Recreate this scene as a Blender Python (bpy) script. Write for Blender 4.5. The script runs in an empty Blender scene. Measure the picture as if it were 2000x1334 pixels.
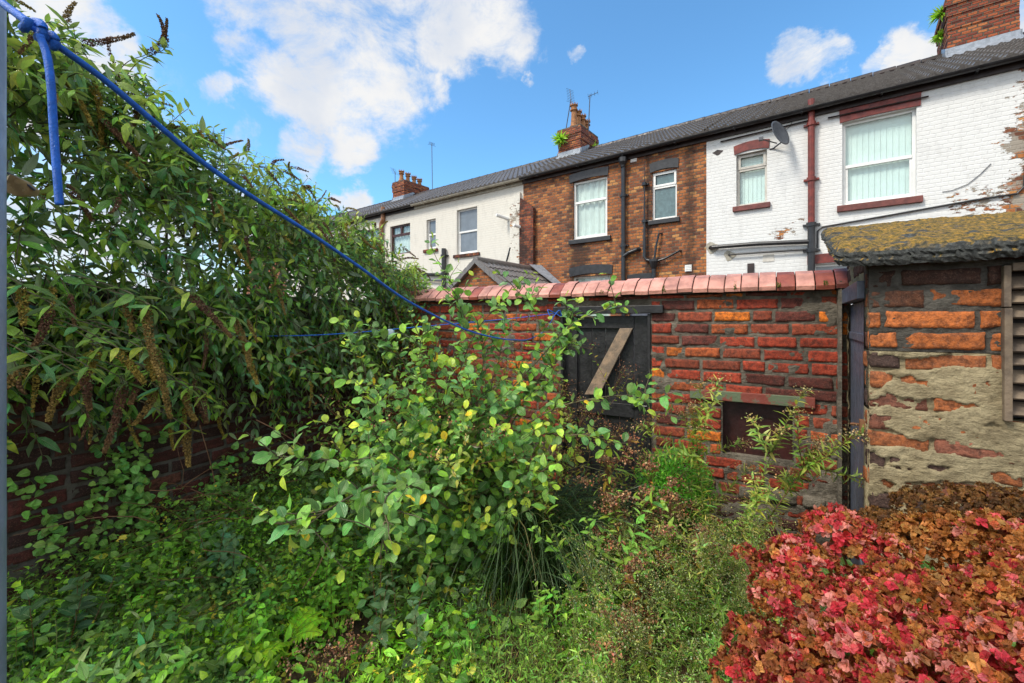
import bpy, math, random
import numpy as np
from mathutils import Vector
R = math.radians
rng = np.random.default_rng(7)
random.seed(7)
sc = bpy.context.scene
COL = sc.collection

# ------------------------------------------------------------ camera
F0, CX, HY, EYE = 850.0, 1000.0, 627.0, 1.5       # focal length and horizon in photo pixels (2000 wide)
cam = bpy.data.objects.new('camera', bpy.data.cameras.new('camera')); COL.objects.link(cam)
cam.location = (0, 0, EYE); cam.rotation_euler = (R(90), 0, 0)
cam.data.sensor_width = 36; cam.data.lens = 36*F0/2000
cam.data.shift_y = -(667-HY)/2000
cam.data.clip_start = .02; cam.data.clip_end = 3000
sc.camera = cam

# ------------------------------------------------------------ light
SUN_EL, SUN_AZ = 50, 248        # azimuth clockwise from +Y (north)
sc.view_settings.view_transform = 'Standard'; sc.view_settings.look = 'None'
sc.view_settings.gamma = 1; sc.view_settings.use_curve_mapping = False
sc.view_settings.exposure = 1.55
sl = bpy.data.lights.new('sun', 'SUN'); sl.energy = 1.5; sl.angle = R(14); sl.color = (1, .93, .82)
so = bpy.data.objects.new('sun', sl); COL.objects.link(so)
az, el = R(SUN_AZ), R(SUN_EL)
sdir = Vector((math.sin(az)*math.cos(el), math.cos(az)*math.cos(el), math.sin(el)))
so.rotation_euler = sdir.to_track_quat('Z', 'Y').to_euler(); so.location = sdir*20

# ------------------------------------------------------------ node helper
class NT:
    def __init__(s, tree): s.t = tree; s.n = tree.nodes; s.l = tree.links
    def new(s, typ, **kw):
        n = s.n.new(typ)
        for k, v in kw.items(): setattr(n, k, v)
        return n
    def put(s, sock, v):
        if v is None: return
        if isinstance(v, bpy.types.NodeSocket): s.l.new(v, sock)
        elif isinstance(v, (tuple, list)):
            v = tuple(v)
            sock.default_value = v + (1,) if (len(v) == 3 and len(sock.default_value) == 4) else v
        else: sock.default_value = v
    def m(s, op, a, b=None, c=None, clamp=False):
        n = s.new('ShaderNodeMath', operation=op, use_clamp=clamp)
        s.put(n.inputs[0], a); s.put(n.inputs[1], b); s.put(n.inputs[2], c); return n.outputs[0]
    def vm(s, op, a, b=None, scale=None):
        n = s.new('ShaderNodeVectorMath', operation=op); s.put(n.inputs[0], a); s.put(n.inputs[1], b)
        if scale is not None: s.put(n.inputs['Scale'], scale)
        return n.outputs['Value'] if op in ('DISTANCE', 'LENGTH', 'DOT_PRODUCT') else n.outputs[0]
    def mix(s, f, a, b, typ='MIX'):
        n = s.new('ShaderNodeMix', data_type='RGBA', blend_type=typ); s.put(n.inputs[0], f)
        s.put(n.inputs[6], a); s.put(n.inputs[7], b); return n.outputs[2]
    def noise(s, vec, scale, detail=3, rough=.55, dist=0, w=None):
        n = s.new('ShaderNodeTexNoise'); s.put(n.inputs['Vector'], vec); n.inputs['Scale'].default_value = scale
        n.inputs['Detail'].default_value = detail; n.inputs['Roughness'].default_value = rough
        n.inputs['Distortion'].default_value = dist; return n.outputs[0]
    def mr(s, v, a, b, c=0., d=1., smooth=True):
        n = s.new('ShaderNodeMapRange', interpolation_type='SMOOTHSTEP' if smooth else 'LINEAR')
        s.put(n.inputs[0], v); s.put(n.inputs[1], a); s.put(n.inputs[2], b); s.put(n.inputs[3], c); s.put(n.inputs[4], d)
        return n.outputs[0]
    def ramp(s, v, stops, interp='LINEAR'):
        n = s.new('ShaderNodeValToRGB'); s.put(n.inputs[0], v); e = n.color_ramp; e.interpolation = interp
        while len(e.elements) < len(stops): e.elements.new(.5)
        for el_, (p, c) in zip(e.elements, stops): el_.position = p; el_.color = tuple(c)+(1,)
        return n.outputs[0]
    def sep(s, v): n = s.new('ShaderNodeSeparateXYZ'); s.put(n.inputs[0], v); return n.outputs
    def comb(s, x, y, z=0.): n = s.new('ShaderNodeCombineXYZ'); s.put(n.inputs[0], x); s.put(n.inputs[1], y); s.put(n.inputs[2], z); return n.outputs[0]
    def bump(s, h, dist=.01, strength=1., normal=None):
        n = s.new('ShaderNodeBump'); s.put(n.inputs['Height'], h); n.inputs['Distance'].default_value = dist
        n.inputs['Strength'].default_value = strength; s.put(n.inputs['Normal'], normal); return n.outputs[0]

# ------------------------------------------------------------ world: Nishita sky plus clouds placed by direction
W = bpy.data.worlds.new('World'); sc.world = W; W.use_nodes = True
W.node_tree.nodes.clear(); w = NT(W.node_tree)
sky = w.new('ShaderNodeTexSky', sky_type='NISHITA'); sky.sun_disc = False
sky.sun_elevation = el; sky.sun_rotation = az; sky.air_density = 1.0; sky.dust_density = .3; sky.ozone_density = 3.0
d = w.new('ShaderNodeTexCoord').outputs['Generated']
dn = w.vm('NORMALIZE', d)
warp = w.new('ShaderNodeTexNoise'); w.put(warp.inputs['Vector'], dn); warp.inputs['Scale'].default_value = 8; warp.inputs['Detail'].default_value = 6; warp.inputs['Roughness'].default_value = .62
wv = w.vm('SCALE', w.vm('SUBTRACT', warp.outputs['Color'], (.5, .5, .5)), scale=.13)
dw = w.vm('ADD', dn, wv)
blobs = [  # photo pixel, angular size, strength
 (500, -20, .08, .9), (620, 5, .09, 1), (760, 20, .11, 1), (880, 35, .11, 1), (985, 55, .085, 1), (600, 60, .09, 1), (700, 90, .08, 1),
 (540, 175, .075, 1), (640, 190, .105, 1), (740, 190, .11, 1), (825, 165, .06, 1), (690, 262, .07, 1), (600, 290, .05, .9), (420, 185, .038, .85), (480, 285, .05, .7), (470, 100, .05, .7),
 (120, 50, .07, 1), (190, 95, .06, 1), (705, 388, .05, 1), (665, 375, .03, .9),
 (1560, 110, .045, .95), (1610, 100, .035, .8), (1610, 160, .03, .9), (1585, 70, .025, .8), (1690, 130, .025, .7), (1755, 110, .04, 1), (1790, 125, .045, 1), (1130, 105, .025, .75), (1040, 150, .022, .85), (1990, 20, .06, 1),
 (350, 520, .25, 1), (60, 470, .35, 1), (200, 560, .25, 1)]
acc = 0.
for (px, py, r, a) in blobs:
    v = Vector(((px-CX)/F0, 1, (HY-py)/F0)).normalized()
    dist = w.vm('DISTANCE', dw, tuple(v))
    acc = w.m('MAXIMUM', acc, w.mr(dist, r*1.25, r*.45, 0, a))
fine = w.noise(w.vm('MULTIPLY', dn, (1., 1., 1.5)), 7, 10, .68, .3)
body = w.m('ADD', w.m('MULTIPLY', acc, 1.0), w.m('MULTIPLY', w.m('SUBTRACT', fine, .5), 2.9))
cl = w.m('MULTIPLY', w.mr(body, .24, 1.25), w.mr(acc, .02, .25))
# unseen broken cloud behind the camera, added and brightened for white fill light
fill_bank = w.mr(w.noise(dn, 2.2, 6, .6), .30, .50)
yy = w.sep(dn)[1]
cl = w.m('MAXIMUM', cl, w.m('MULTIPLY', fill_bank, w.mr(yy, .1, -.3)))
soft = w.noise(w.vm('ADD', dn, (0, 0, .05)), 6, 5, .5)
ccol = w.mix(w.mr(soft, .38, .62), (.80, .85, .94), (1.0, 1.0, 1.0))
skyc = w.mix(1.0, sky.outputs[0], (.85, 1.30, 1.42), 'MULTIPLY')
zz = w.sep(dn)[2]
b1 = w.new('ShaderNodeBackground'); w.put(b1.inputs[0], skyc); b1.inputs[1].default_value = .066
b2 = w.new('ShaderNodeBackground'); w.put(b2.inputs[0], ccol); w.put(b2.inputs[1], w.mr(yy, .0, -.4, .315, .62))  # cloud strength raised out of view, behind the camera, as added fill
mx = w.new('ShaderNodeMixShader'); w.put(mx.inputs[0], cl); w.l.new(b1.outputs[0], mx.inputs[1]); w.l.new(b2.outputs[0], mx.inputs[2])
wo = w.new('ShaderNodeOutputWorld'); w.l.new(mx.outputs[0], wo.inputs[0])

# ------------------------------------------------------------ materials
def newmat(name):
    m = bpy.data.materials.new(name); m.use_nodes = True; m.node_tree.nodes.clear()
    t = NT(m.node_tree); o = t.new('ShaderNodeOutputMaterial'); p = t.new('ShaderNodeBsdfPrincipled')
    t.l.new(p.outputs[0], o.inputs[0]); return m, t, p, o
def simple(name, col, rough=.6, var=.25, scale=12, bump=0., bscale=60, metal=0., spec=.4, col2=None, attr=False):
    m, t, p, o = newmat(name)
    oc = t.new('ShaderNodeTexCoord').outputs['Object']
    n = t.noise(oc, scale, 5, .6)
    if attr:
        a = t.new('ShaderNodeAttribute', attribute_name='col').outputs['Color']
        base = t.mix(t.mr(n, .3, .7), t.mix(var, a, (0, 0, 0)), a)
    else:
        c2 = col2 or tuple(c*(1-var) for c in col)
        base = t.mix(t.mr(n, .35, .68), c2, col)
    t.put(p.inputs['Base Color'], base); p.inputs['Metallic'].default_value = metal
    t.put(p.inputs['Roughness'], t.mr(t.noise(oc, scale*2.3, 3), .3, .7, rough*.8, min(1, rough*1.2)))
    p.inputs['Specular IOR Level'].default_value = spec
    if bump: t.put(p.inputs['Normal'], t.bump(t.noise(oc, bscale, 4, .6), bump))
    return m

def leafmat(name, trans=.3, rough=.38, back=(.25, .33, .22), backmix=.25, veins=0., spec=.45, gain=2.7):
    m, t, p, o = newmat(name)
    a = t.mix(1., t.new('ShaderNodeAttribute', attribute_name='col').outputs['Color'], (gain*1.08, gain*1.05, gain*.8), 'MULTIPLY')
    oc = t.new('ShaderNodeTexCoord').outputs['Object']
    base = t.mix(t.mr(t.noise(oc, 35, 2), .35, .7), t.mix(.3, a, (0, 0, 0)), a)
    if veins:
        uv = t.new('ShaderNodeUVMap').outputs[0]; u, v, _ = t.sep(uv)
        av = t.m('ABSOLUTE', t.m('SUBTRACT', v, .5))
        mid = t.mr(av, .05, .015)
        sv = t.m('SINE', t.m('MULTIPLY', t.m('SUBTRACT', u, t.m('MULTIPLY', av, .7)), 52))
        side = t.mr(sv, .72, 1.)
        base = t.mix(t.m('MULTIPLY', t.m('MAXIMUM', mid, t.m('MULTIPLY', side, .5)), veins), base, t.mix(.5, base, (.5, .6, .3)))
        t.put(p.inputs['Normal'], t.bump(t.m('ADD', t.m('MULTIPLY', sv, -.4), t.m('MULTIPLY', mid, -1.5)), .0012))
    bf = t.new('ShaderNodeNewGeometry').outputs['Backfacing']
    base = t.mix(t.m('MULTIPLY', bf, backmix), base, back)
    t.put(p.inputs['Base Color'], base); p.inputs['Roughness'].default_value = rough; p.inputs['Specular IOR Level'].default_value = spec
    tr = t.new('ShaderNodeBsdfTranslucent'); t.put(tr.inputs[0], t.mix(1., base, (1.7, 1.7, .6), 'MULTIPLY'))
    mxx = t.new('ShaderNodeMixShader'); mxx.inputs[0].default_value = trans
    t.l.new(p.outputs[0], mxx.inputs[1]); t.l.new(tr.outputs[0], mxx.inputs[2]); t.l.new(mxx.outputs[0], o.inputs[0])
    return m

def brickshader(name, stops, mortar, rh=.080, bl=.175, soot=None, paint=None, flake=None, mw=.008, rough=.8, bumpd=.006):
    """courses laid out in metres on the wall's UV map; optional soot patches; optional paint with flaking"""
    m, t, p, o = newmat(name)
    uv = t.new('ShaderNodeUVMap').outputs[0]
    wob = t.new('ShaderNodeTexNoise'); t.put(wob.inputs['Vector'], uv); wob.inputs['Scale'].default_value = 9; wob.inputs['Detail'].default_value = 3
    uv2 = t.vm('ADD', uv, t.vm('SCALE', t.vm('SUBTRACT', wob.outputs['Color'], (.5, .5, .5)), scale=.03))
    u, v, _ = t.sep(uv2)
    rv = t.m('DIVIDE', v, rh); row = t.m('FLOOR', rv); fv = t.m('FRACT', rv)
    odd = t.m('MULTIPLY', t.m('FRACT', t.m('MULTIPLY', row, .5)), 1.)
    wn = t.new('ShaderNodeTexWhiteNoise', noise_dimensions='1D'); t.put(wn.inputs['W'], row)
    ru = t.m('ADD', t.m('ADD', t.m('DIVIDE', u, bl), odd), t.m('MULTIPLY', wn.outputs[0], .16))
    cidx = t.m('FLOOR', ru); fu = t.m('FRACT', ru)
    du = t.m('MULTIPLY', t.m('MINIMUM', fu, t.m('SUBTRACT', 1., fu)), bl)
    dv = t.m('MULTIPLY', t.m('MINIMUM', fv, t.m('SUBTRACT', 1., fv)), rh)
    dd = t.m('MINIMUM', du, dv)
    brick = t.mr(dd, mw*.55, mw*1.5)
    w2 = t.new('ShaderNodeTexWhiteNoise', noise_dimensions='3D'); t.put(w2.inputs['Vector'], t.comb(cidx, row, 3.))
    rc = t.ramp(w2.outputs[0], stops)
    n1 = t.noise(uv, 30, 4, .65); n2 = t.noise(uv, .9, 5, .65); n3 = t.noise(uv, 4, 5, .6)
    rc = t.mix(t.mr(n1, .35, .7, 0, .45), rc, (.03, .018, .012))
    base = t.mix(brick, t.mix(n1, mortar, tuple(c*.45 for c in mortar)), rc)
    if soot:
        sm = t.mr(t.m('ADD', t.m('MULTIPLY', n2, .6), t.m('MULTIPLY', n3, .45)), soot[0], soot[0]+.16)
        if len(soot) > 2:
            for (uc, wd, amt) in soot[2]:
                sm = t.m('MAXIMUM', sm, t.m('MULTIPLY', t.mr(t.m('ABSOLUTE', t.m('SUBTRACT', u, t.m('ADD', uc, t.m('MULTIPLY', t.m('SUBTRACT', n3, .5), .5)))), wd, wd*.3), amt))
        base = t.mix(t.m('MULTIPLY', sm, soot[1]), base, (.02, .013, .01))
    hgt = t.m('ADD', t.m('MULTIPLY', brick, 1.), t.m('MULTIPLY', n1, .5))
    if paint:
        nf = t.noise(uv, 3.2, 6, .68); nf2 = t.noise(t.vm('MULTIPLY', uv, (1., 2.6, 1.)), 7, 5, .7)
        thr = t.m('ADD', t.m('MULTIPLY', nf, .55), t.m('MULTIPLY', nf2, .5))
        lim = flake[0]
        for (uc, vc, ru_, rv_, amt) in flake[1]:
            e = t.m('ADD', t.m('POWER', t.m('DIVIDE', t.m('SUBTRACT', u, uc), ru_), 2), t.m('POWER', t.m('DIVIDE', t.m('SUBTRACT', v, vc), rv_), 2))
            thr = t.m('ADD', thr, t.m('MULTIPLY', t.mr(e, 1., 0.), amt))
        fm = t.mr(thr, lim, lim+.012)
        dirt = t.noise(t.vm('MULTIPLY', uv, (3., .8, 1.)), 2.2, 6, .65)
        pc = t.mix(t.mr(dirt, .45, .8, 0, .35), paint, tuple(c*.6 for c in paint))
        joint = t.mr(dd, .001, .006)
        pc = t.mix(t.m('MULTIPLY', t.m('SUBTRACT', 1., joint), .09), pc, tuple(c*.55 for c in paint))
        render = t.mix(t.mr(n3, .48, .56), base, (.27, .235, .19))
        base = t.mix(fm, pc, render)
        hgt = t.m('ADD', t.m('MULTIPLY', brick, .5), t.m('ADD', t.m('MULTIPLY', n1, .5), t.m('MULTIPLY', t.m('SUBTRACT', 1., fm), .6)))
    t.put(p.inputs['Base Color'], base); p.inputs['Roughness'].default_value = rough
    p.inputs['Specular IOR Level'].default_value = .3
    t.put(p.inputs['Normal'], t.bump(hgt, bumpd))
    return m

M = {}
# individual, hand-made bricks carry their own colour
def nearbrick(name):
    m, t, p, o = newmat(name)
    a = t.new('ShaderNodeAttribute', attribute_name='col').outputs['Color']
    oc = t.new('ShaderNodeTexCoord').outputs['Object']
    n = t.noise(oc, 34, 8, .78); n2 = t.noise(oc, 5, 6, .7); n3 = t.noise(oc, 170, 3, .6)
    b = t.mix(t.mr(n, .38, .62), t.mix(.72, a, (.015, .008, .006)), a)
    b = t.mix(t.mr(n3, .5, .75, 0, .35), b, t.mix(.5, a, (.45, .28, .2)))
    b = t.mix(t.mr(n2, .56, .74, 0, .55), b, (.022, .014, .01))
    t.put(p.inputs['Base Color'], b); t.put(p.inputs['Roughness'], t.mr(n2, .3, .7, .55, .9)); p.inputs['Specular IOR Level'].default_value = .28
    t.put(p.inputs['Normal'], t.bump(t.m('ADD', n, t.m('MULTIPLY', n3, .35)), .007))
    return m
def mortarmat(name, c1, c2, stain=.5):
    m, t, p, o = newmat(name)
    oc = t.new('ShaderNodeTexCoord').outputs['Object']
    n = t.noise(oc, 9, 6, .65); n2 = t.noise(oc, 60, 5, .7); n3 = t.noise(oc, 2.5, 4)
    b = t.mix(t.mr(n, .35, .65), c2, c1)
    b = t.mix(t.mr(n2, .5, .8, 0, .6), b, tuple(c*.35 for c in c2))
    b = t.mix(t.mr(n3, .45, .7, 0, stain), b, (.025, .022, .014)); n4 = t.noise(t.vm('MULTIPLY', oc, (1., 1., 3.)), 22, 8, .75)
    t.put(p.inputs['Base Color'], b); p.inputs['Roughness'].default_value = .8; p.inputs['Specular IOR Level'].default_value = .3
    t.put(p.inputs['Normal'], t.bump(t.m('ADD', n2, t.m('ADD', t.m('MULTIPLY', n, 1.0), t.m('MULTIPLY', n4, 1.6))), .014))
    return m
M['brick'] = nearbrick('weathered_brick')
M['mortar'] = mortarmat('grey_mortar', (.22, .19, .145), (.10, .085, .065))
M['mortar_tan'] = mortarmat('tan_mortar', (.47, .39, .23), (.30, .24, .135), .25)
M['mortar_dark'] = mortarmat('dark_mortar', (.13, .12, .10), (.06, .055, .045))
M['coping'] = simple('glazed_coping', (.4, .15, .11), .5, .5, 9, .004, 50, spec=.4, attr=True)
M['blackpaint'] = simple('black_painted_timber', (.02, .02, .022), .5, .5, 14, .003, 40, spec=.45, col2=(.008, .008, .009))
M['blackmetal'] = simple('black_painted_iron', (.02, .021, .024), .35, .5, 9, .001, 50, spec=.5)
M['redpaint'] = simple('oxide_red_paint', (.20, .035, .025), .5, .4, 8, .001, 50, col2=(.11, .022, .018))
M['sillred'] = simple('red_painted_sill', (.17, .05, .04), .55, .4, 8, .002, 50)
M['pvc'] = simple('white_plastic_frame', (.74, .74, .71), .35, .12, 5, spec=.5)
M['pvc_grey'] = simple('weathered_cream_frame', (.55, .52, .46), .45, .25, 7, spec=.4)
M['brownframe'] = simple('brown_stained_frame', (.085, .03, .025), .4, .3, 8)
M['slatgrey'] = simple('painted_grey_door', (.095, .11, .145), .42, .35, 20, .001, 80, spec=.5)
M['post'] = simple('galvanised_grey', (.26, .31, .37), .45, .22, 20, .0006, 120, spec=.5, metal=.2)
M['rope'] = simple('blue_rope', (.012, .14, .62), .55, .35, 90, .0012, 900)
M['soil'] = simple('damp_soil', (.13, .065, .03), .85, .6, 6, .03, 40, col2=(.035, .022, .012))
M['alley'] = simple('alley_cobbles', (.09, .085, .08), .8, .5, 5, .02, 9)
M['wood'] = simple('bare_weathered_timber', (.33, .23, .15), .7, .5, 14, .004, 90, col2=(.17, .13, .095))
M['oldwood'] = simple('grey_rotten_timber', (.18, .135, .09), .75, .55, 11, .003, 60, col2=(.075, .055, .04))
M['bark'] = simple('green_brown_bark', (.12, .10, .05), .7, .4, 25, .002, 90)
M['twig'] = simple('red_brown_twig', (.16, .075, .03), .6, .4, 25)
M['stem'] = simple('green_stem', (.14, .17, .035), .55, .3, 20)
M['seed'] = simple('seed_heads', (.1, .06, .03), .8, .5, 30, attr=True, spec=.2)
M['leaf_bud'] = leafmat('buddleia_leaf', .25, .27, (.32, .38, .29), .5, .6, .5)
M['leaf_wil'] = leafmat('willow_leaf', .30, .30, (.28, .38, .24), .35, .9, .4)
M['leaf'] = leafmat('weed_leaf', .32, .42, (.2, .3, .15), .2, 0, .4)
M['leaf_vein'] = leafmat('broad_weed_leaf', .28, .28, (.2, .3, .15), .2, .9, .45)
M['petal'] = leafmat('hydrangea_petal', .30, .38, (.35, .15, .1), .25, .35, .3, 1.0)
M['grey_glass'] = simple('obscured_glass', (.16, .19, .22), .12, .2, 3, spec=.7)
M['teal_glass'] = simple('obscured_teal_glass', (.10, .17, .18), .16, .3, 9, spec=.7)
M['fabric'] = simple('net_curtain', (.78, .80, .77), .85, .15, 3)
M['blind'] = simple('vertical_blind', (.80, .86, .83), .7, .08, 3)
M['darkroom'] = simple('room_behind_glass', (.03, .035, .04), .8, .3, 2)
M['lead'] = simple('lead_flashing', (.30, .33, .37), .45, .3, 12, .003, 20, metal=.3)
M['clay'] = simple('terracotta_pot', (.36, .16, .06), .7, .5, 10, .003, 30)
M['terr'] = simple('brown_pipe', (.28, .13, .06), .5, .35, 10)
M['alu'] = simple('aerial_metal', (.10, .10, .11), .5, .3, 10, metal=.5)
M['dish'] = simple('dark_grey_dish', (.085, .095, .11), .45, .3, 10)
M['gutcream'] = simple('cream_gutter', (.42, .39, .31), .5, .35, 7)
M['fascia'] = simple('dark_fascia', (.035, .022, .02), .5, .5, 5, .002, 20)
M['plastic_clear'] = simple('cloudy_plastic', (.32, .42, .45), .15, .2, 20, spec=.8)
M['lime'] = simple('chalky_render', (.4, .37, .3), .85, .35, 14, .006, 30)
# glass
m_, t_, p_, o_ = newmat('window_glass')
fr = t_.new('ShaderNodeLayerWeight'); fr.inputs[0].default_value = .5
gl = t_.new('ShaderNodeBsdfGlossy'); gl.inputs['Roughness'].default_value = .03
tp = t_.new('ShaderNodeBsdfTransparent'); t_.put(tp.inputs[0], (.90, .95, .94))
mm = t_.new('ShaderNodeMixShader'); t_.put(mm.inputs[0], t_.m('ADD', t_.m('MULTIPLY', t_.m('POWER', fr.outputs[1], 4.), .5), .06, clamp=True))
t_.l.new(tp.outputs[0], mm.inputs[1]); t_.l.new(gl.outputs[0], mm.inputs[2]); t_.l.new(mm.outputs[0], o_.inputs[0])
M['glass'] = m_
# peeling lintel
m_, t_, p_, o_ = newmat('peeling_painted_beam')
oc = t_.new('ShaderNodeTexCoord').outputs['Object']; n = t_.noise(oc, 12, 5, .6); n2 = t_.noise(oc, 30, 5, .7)
t_.put(p_.inputs['Base Color'], t_.mix(t_.mr(n2, .58, .66), t_.mix(t_.mr(n, .46, .54), (.19, .04, .025), (.10, .13, .07)), (.13, .10, .075)))
t_.put(p_.inputs['Normal'], t_.bump(n2, .004)); p_.inputs['Roughness'].default_value = .6
M['peel'] = m_
# moss covered roof
m_, t_, p_, o_ = newmat('moss_on_felt')
oc = t_.new('ShaderNodeTexCoord').outputs['Object']
n = t_.noise(oc, 7, 6, .65); n2 = t_.noise(oc, 60, 7, .8); n3 = t_.noise(oc, 16, 4, .6)
nz = t_.sep(t_.new('ShaderNodeNewGeometry').outputs['True Normal'])[2]
felt = t_.mix(t_.mr(n2, .4, .65), (.02, .022, .02), (.10, .105, .095))
moss = t_.ramp(n2, [(.38, (.015, .013, .006)), (.47, (.11, .08, .010)), (.54, (.30, .17, .015)), (.61, (.42, .21, .02)), (.70, (.55, .40, .20))])
mk_ = t_.m('MULTIPLY', t_.mr(t_.m('ADD', t_.m('MULTIPLY', n, .6), t_.m('MULTIPLY', n3, .5)), .44, .53), t_.mr(nz, .45, .75))
t_.put(p_.inputs['Base Color'], t_.mix(mk_, felt, moss)); p_.inputs['Roughness'].default_value = .8
t_.put(p_.inputs['Normal'], t_.bump(t_.m('ADD', n2, t_.m('MULTIPLY', mk_, .7)), .012))
M['moss'] = m_
# roof tiles
m_, t_, p_, o_ = newmat('concrete_roof_tiles')
oc = t_.new('ShaderNodeTexCoord').outputs['Object']; n = t_.noise(oc, 3, 5, .6); n2 = t_.noise(oc, 40, 4, .6)
t_.put(p_.inputs['Base Color'], t_.mix(t_.mr(n2, .4, .7, 0, .6), t_.mix(n, (.075, .067, .062), (.16, .145, .135)), (.26, .24, .22)))
p_.inputs['Roughness'].default_value = .30; p_.inputs['Specular IOR Level'].default_value = .6; t_.put(p_.inputs['Normal'], t_.bump(n2, .004))
M['tiles'] = m_
ORG = [(0, (.10, .038, .022)), (.3, (.22, .07, .028)), (.55, (.34, .11, .035)), (.85, (.42, .145, .04)), (1, (.52, .25, .08))]
REDB = [(0, (.10, .025, .016)), (.4, (.24, .05, .025)), (.8, (.36, .09, .03)), (1, (.45, .16, .05))]
M['b_brick'] = brickshader('sooty_orange_brickwork', ORG, (.16, .13, .09), soot=(.545, .86, [(-2.55, .5, .9), (-.45, .14, .8), (.62, .18, .75), (2.0, .3, .5)]))
M['b_white'] = brickshader('flaking_white_painted_brick', ORG, (.2, .17, .13), paint=(.62, .62, .60),
    flake=(.688, [(6.40, 4.6, .50, 3.2, .17), (6.15, 4.75, .6, .3, .11), (5.9, 3.7, 1.0, .55, .14), (2.62, 3.5, .38, .24, .17), (2.9, 3.75, .3, .12, .12), (4.35, 3.97, .45, .13, .14), (1.95, 3.3, .3, .4, .06), (6.6, 3.9, .4, .8, .2)]))
M['b_cream'] = brickshader('cream_painted_brick', ORG, (.2, .17, .13), paint=(.60, .575, .51),
    flake=(.70, [(-4.75, 4.2, .5, 2.6, .13), (-5.0, 5.0, .4, .6, .08), (-10, 3.0, .7, .5, .10)]))
M['b_chim'] = brickshader('old_chimney_brick', REDB, (.13, .10, .07), soot=(.62, .8), bumpd=.02, mw=.010)
M['b_pier'] = brickshader('sooty_pier_brickwork', REDB, (.13, .11, .08), soot=(.45, .85), bumpd=.01)

# ------------------------------------------------------------ mesh helpers
def mk(name, V, F, mat, parent=None, col=None, uv=None, smooth=False, mi=None, uoff=0.):
    V = np.asarray(V, dtype=np.float32).reshape(-1, 3)
    if isinstance(F, np.ndarray): F = [F]
    F = [np.asarray(f, dtype=np.int32) for f in F if len(f)]
    me = bpy.data.meshes.new(name)
    nl = sum(f.size for f in F); nf = sum(f.shape[0] for f in F)
    me.vertices.add(len(V)); me.vertices.foreach_set('co', V.ravel())
    me.loops.add(nl); lv = np.concatenate([f.ravel() for f in F]); me.loops.foreach_set('vertex_index', lv)
    me.polygons.add(nf)
    sizes = np.concatenate([np.full(f.shape[0], f.shape[1], np.int32) for f in F])
    me.polygons.foreach_set('loop_start', np.concatenate([[0], np.cumsum(sizes)[:-1]]).astype(np.int32))
    try: me.polygons.foreach_set('loop_total', sizes)
    except Exception: pass
    me.polygons.foreach_set('use_smooth', np.full(nf, bool(smooth)))
    if mi is not None: me.polygons.foreach_set('material_index', np.asarray(mi, np.int32))
    me.update(calc_edges=True)
    ul = me.uv_layers.new(name='UVMap')
    if uv is not None: ul.data.foreach_set('uv', np.asarray(uv, np.float32)[lv].ravel())
    else:
        nn = np.zeros(nf*3, np.float32); me.polygons.foreach_get('normal', nn); nn = np.abs(nn.reshape(-1, 3))
        ax = np.repeat(np.argmax(nn*[1, 1.02, 1], 1), sizes); c = V[lv]
        u = np.where(ax == 0, c[:, 1], c[:, 0])+uoff; v = np.where(ax == 2, c[:, 1], c[:, 2])
        ul.data.foreach_set('uv', np.stack([u, v], 1).astype(np.float32).ravel())
    if col is not None:
        a = me.attributes.new('col', 'FLOAT_COLOR', 'POINT')
        cc = np.ones((len(V), 4), np.float32); cc[:, :3] = col; a.data.foreach_set('color', cc.ravel())
    for m in (mat if isinstance(mat, (list, tuple)) else [mat]): me.materials.append(m)
    o = bpy.data.objects.new(name, me); COL.objects.link(o)
    if parent is not None: o.parent = parent
    return o
def tag(o, label, cat, group=None):
    o['label'] = label; o['category'] = cat
    if group: o['group'] = group
    return o
def kind(o, k): o['kind'] = k; return o
def thing(name, label, cat, loc=(0, 0, 0), rz=0., group=None):
    o = bpy.data.objects.new(name, None); COL.objects.link(o); o.empty_display_size = .1
    o.location = loc; o.rotation_euler = (0, 0, rz); return tag(o, label, cat, group)

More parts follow.
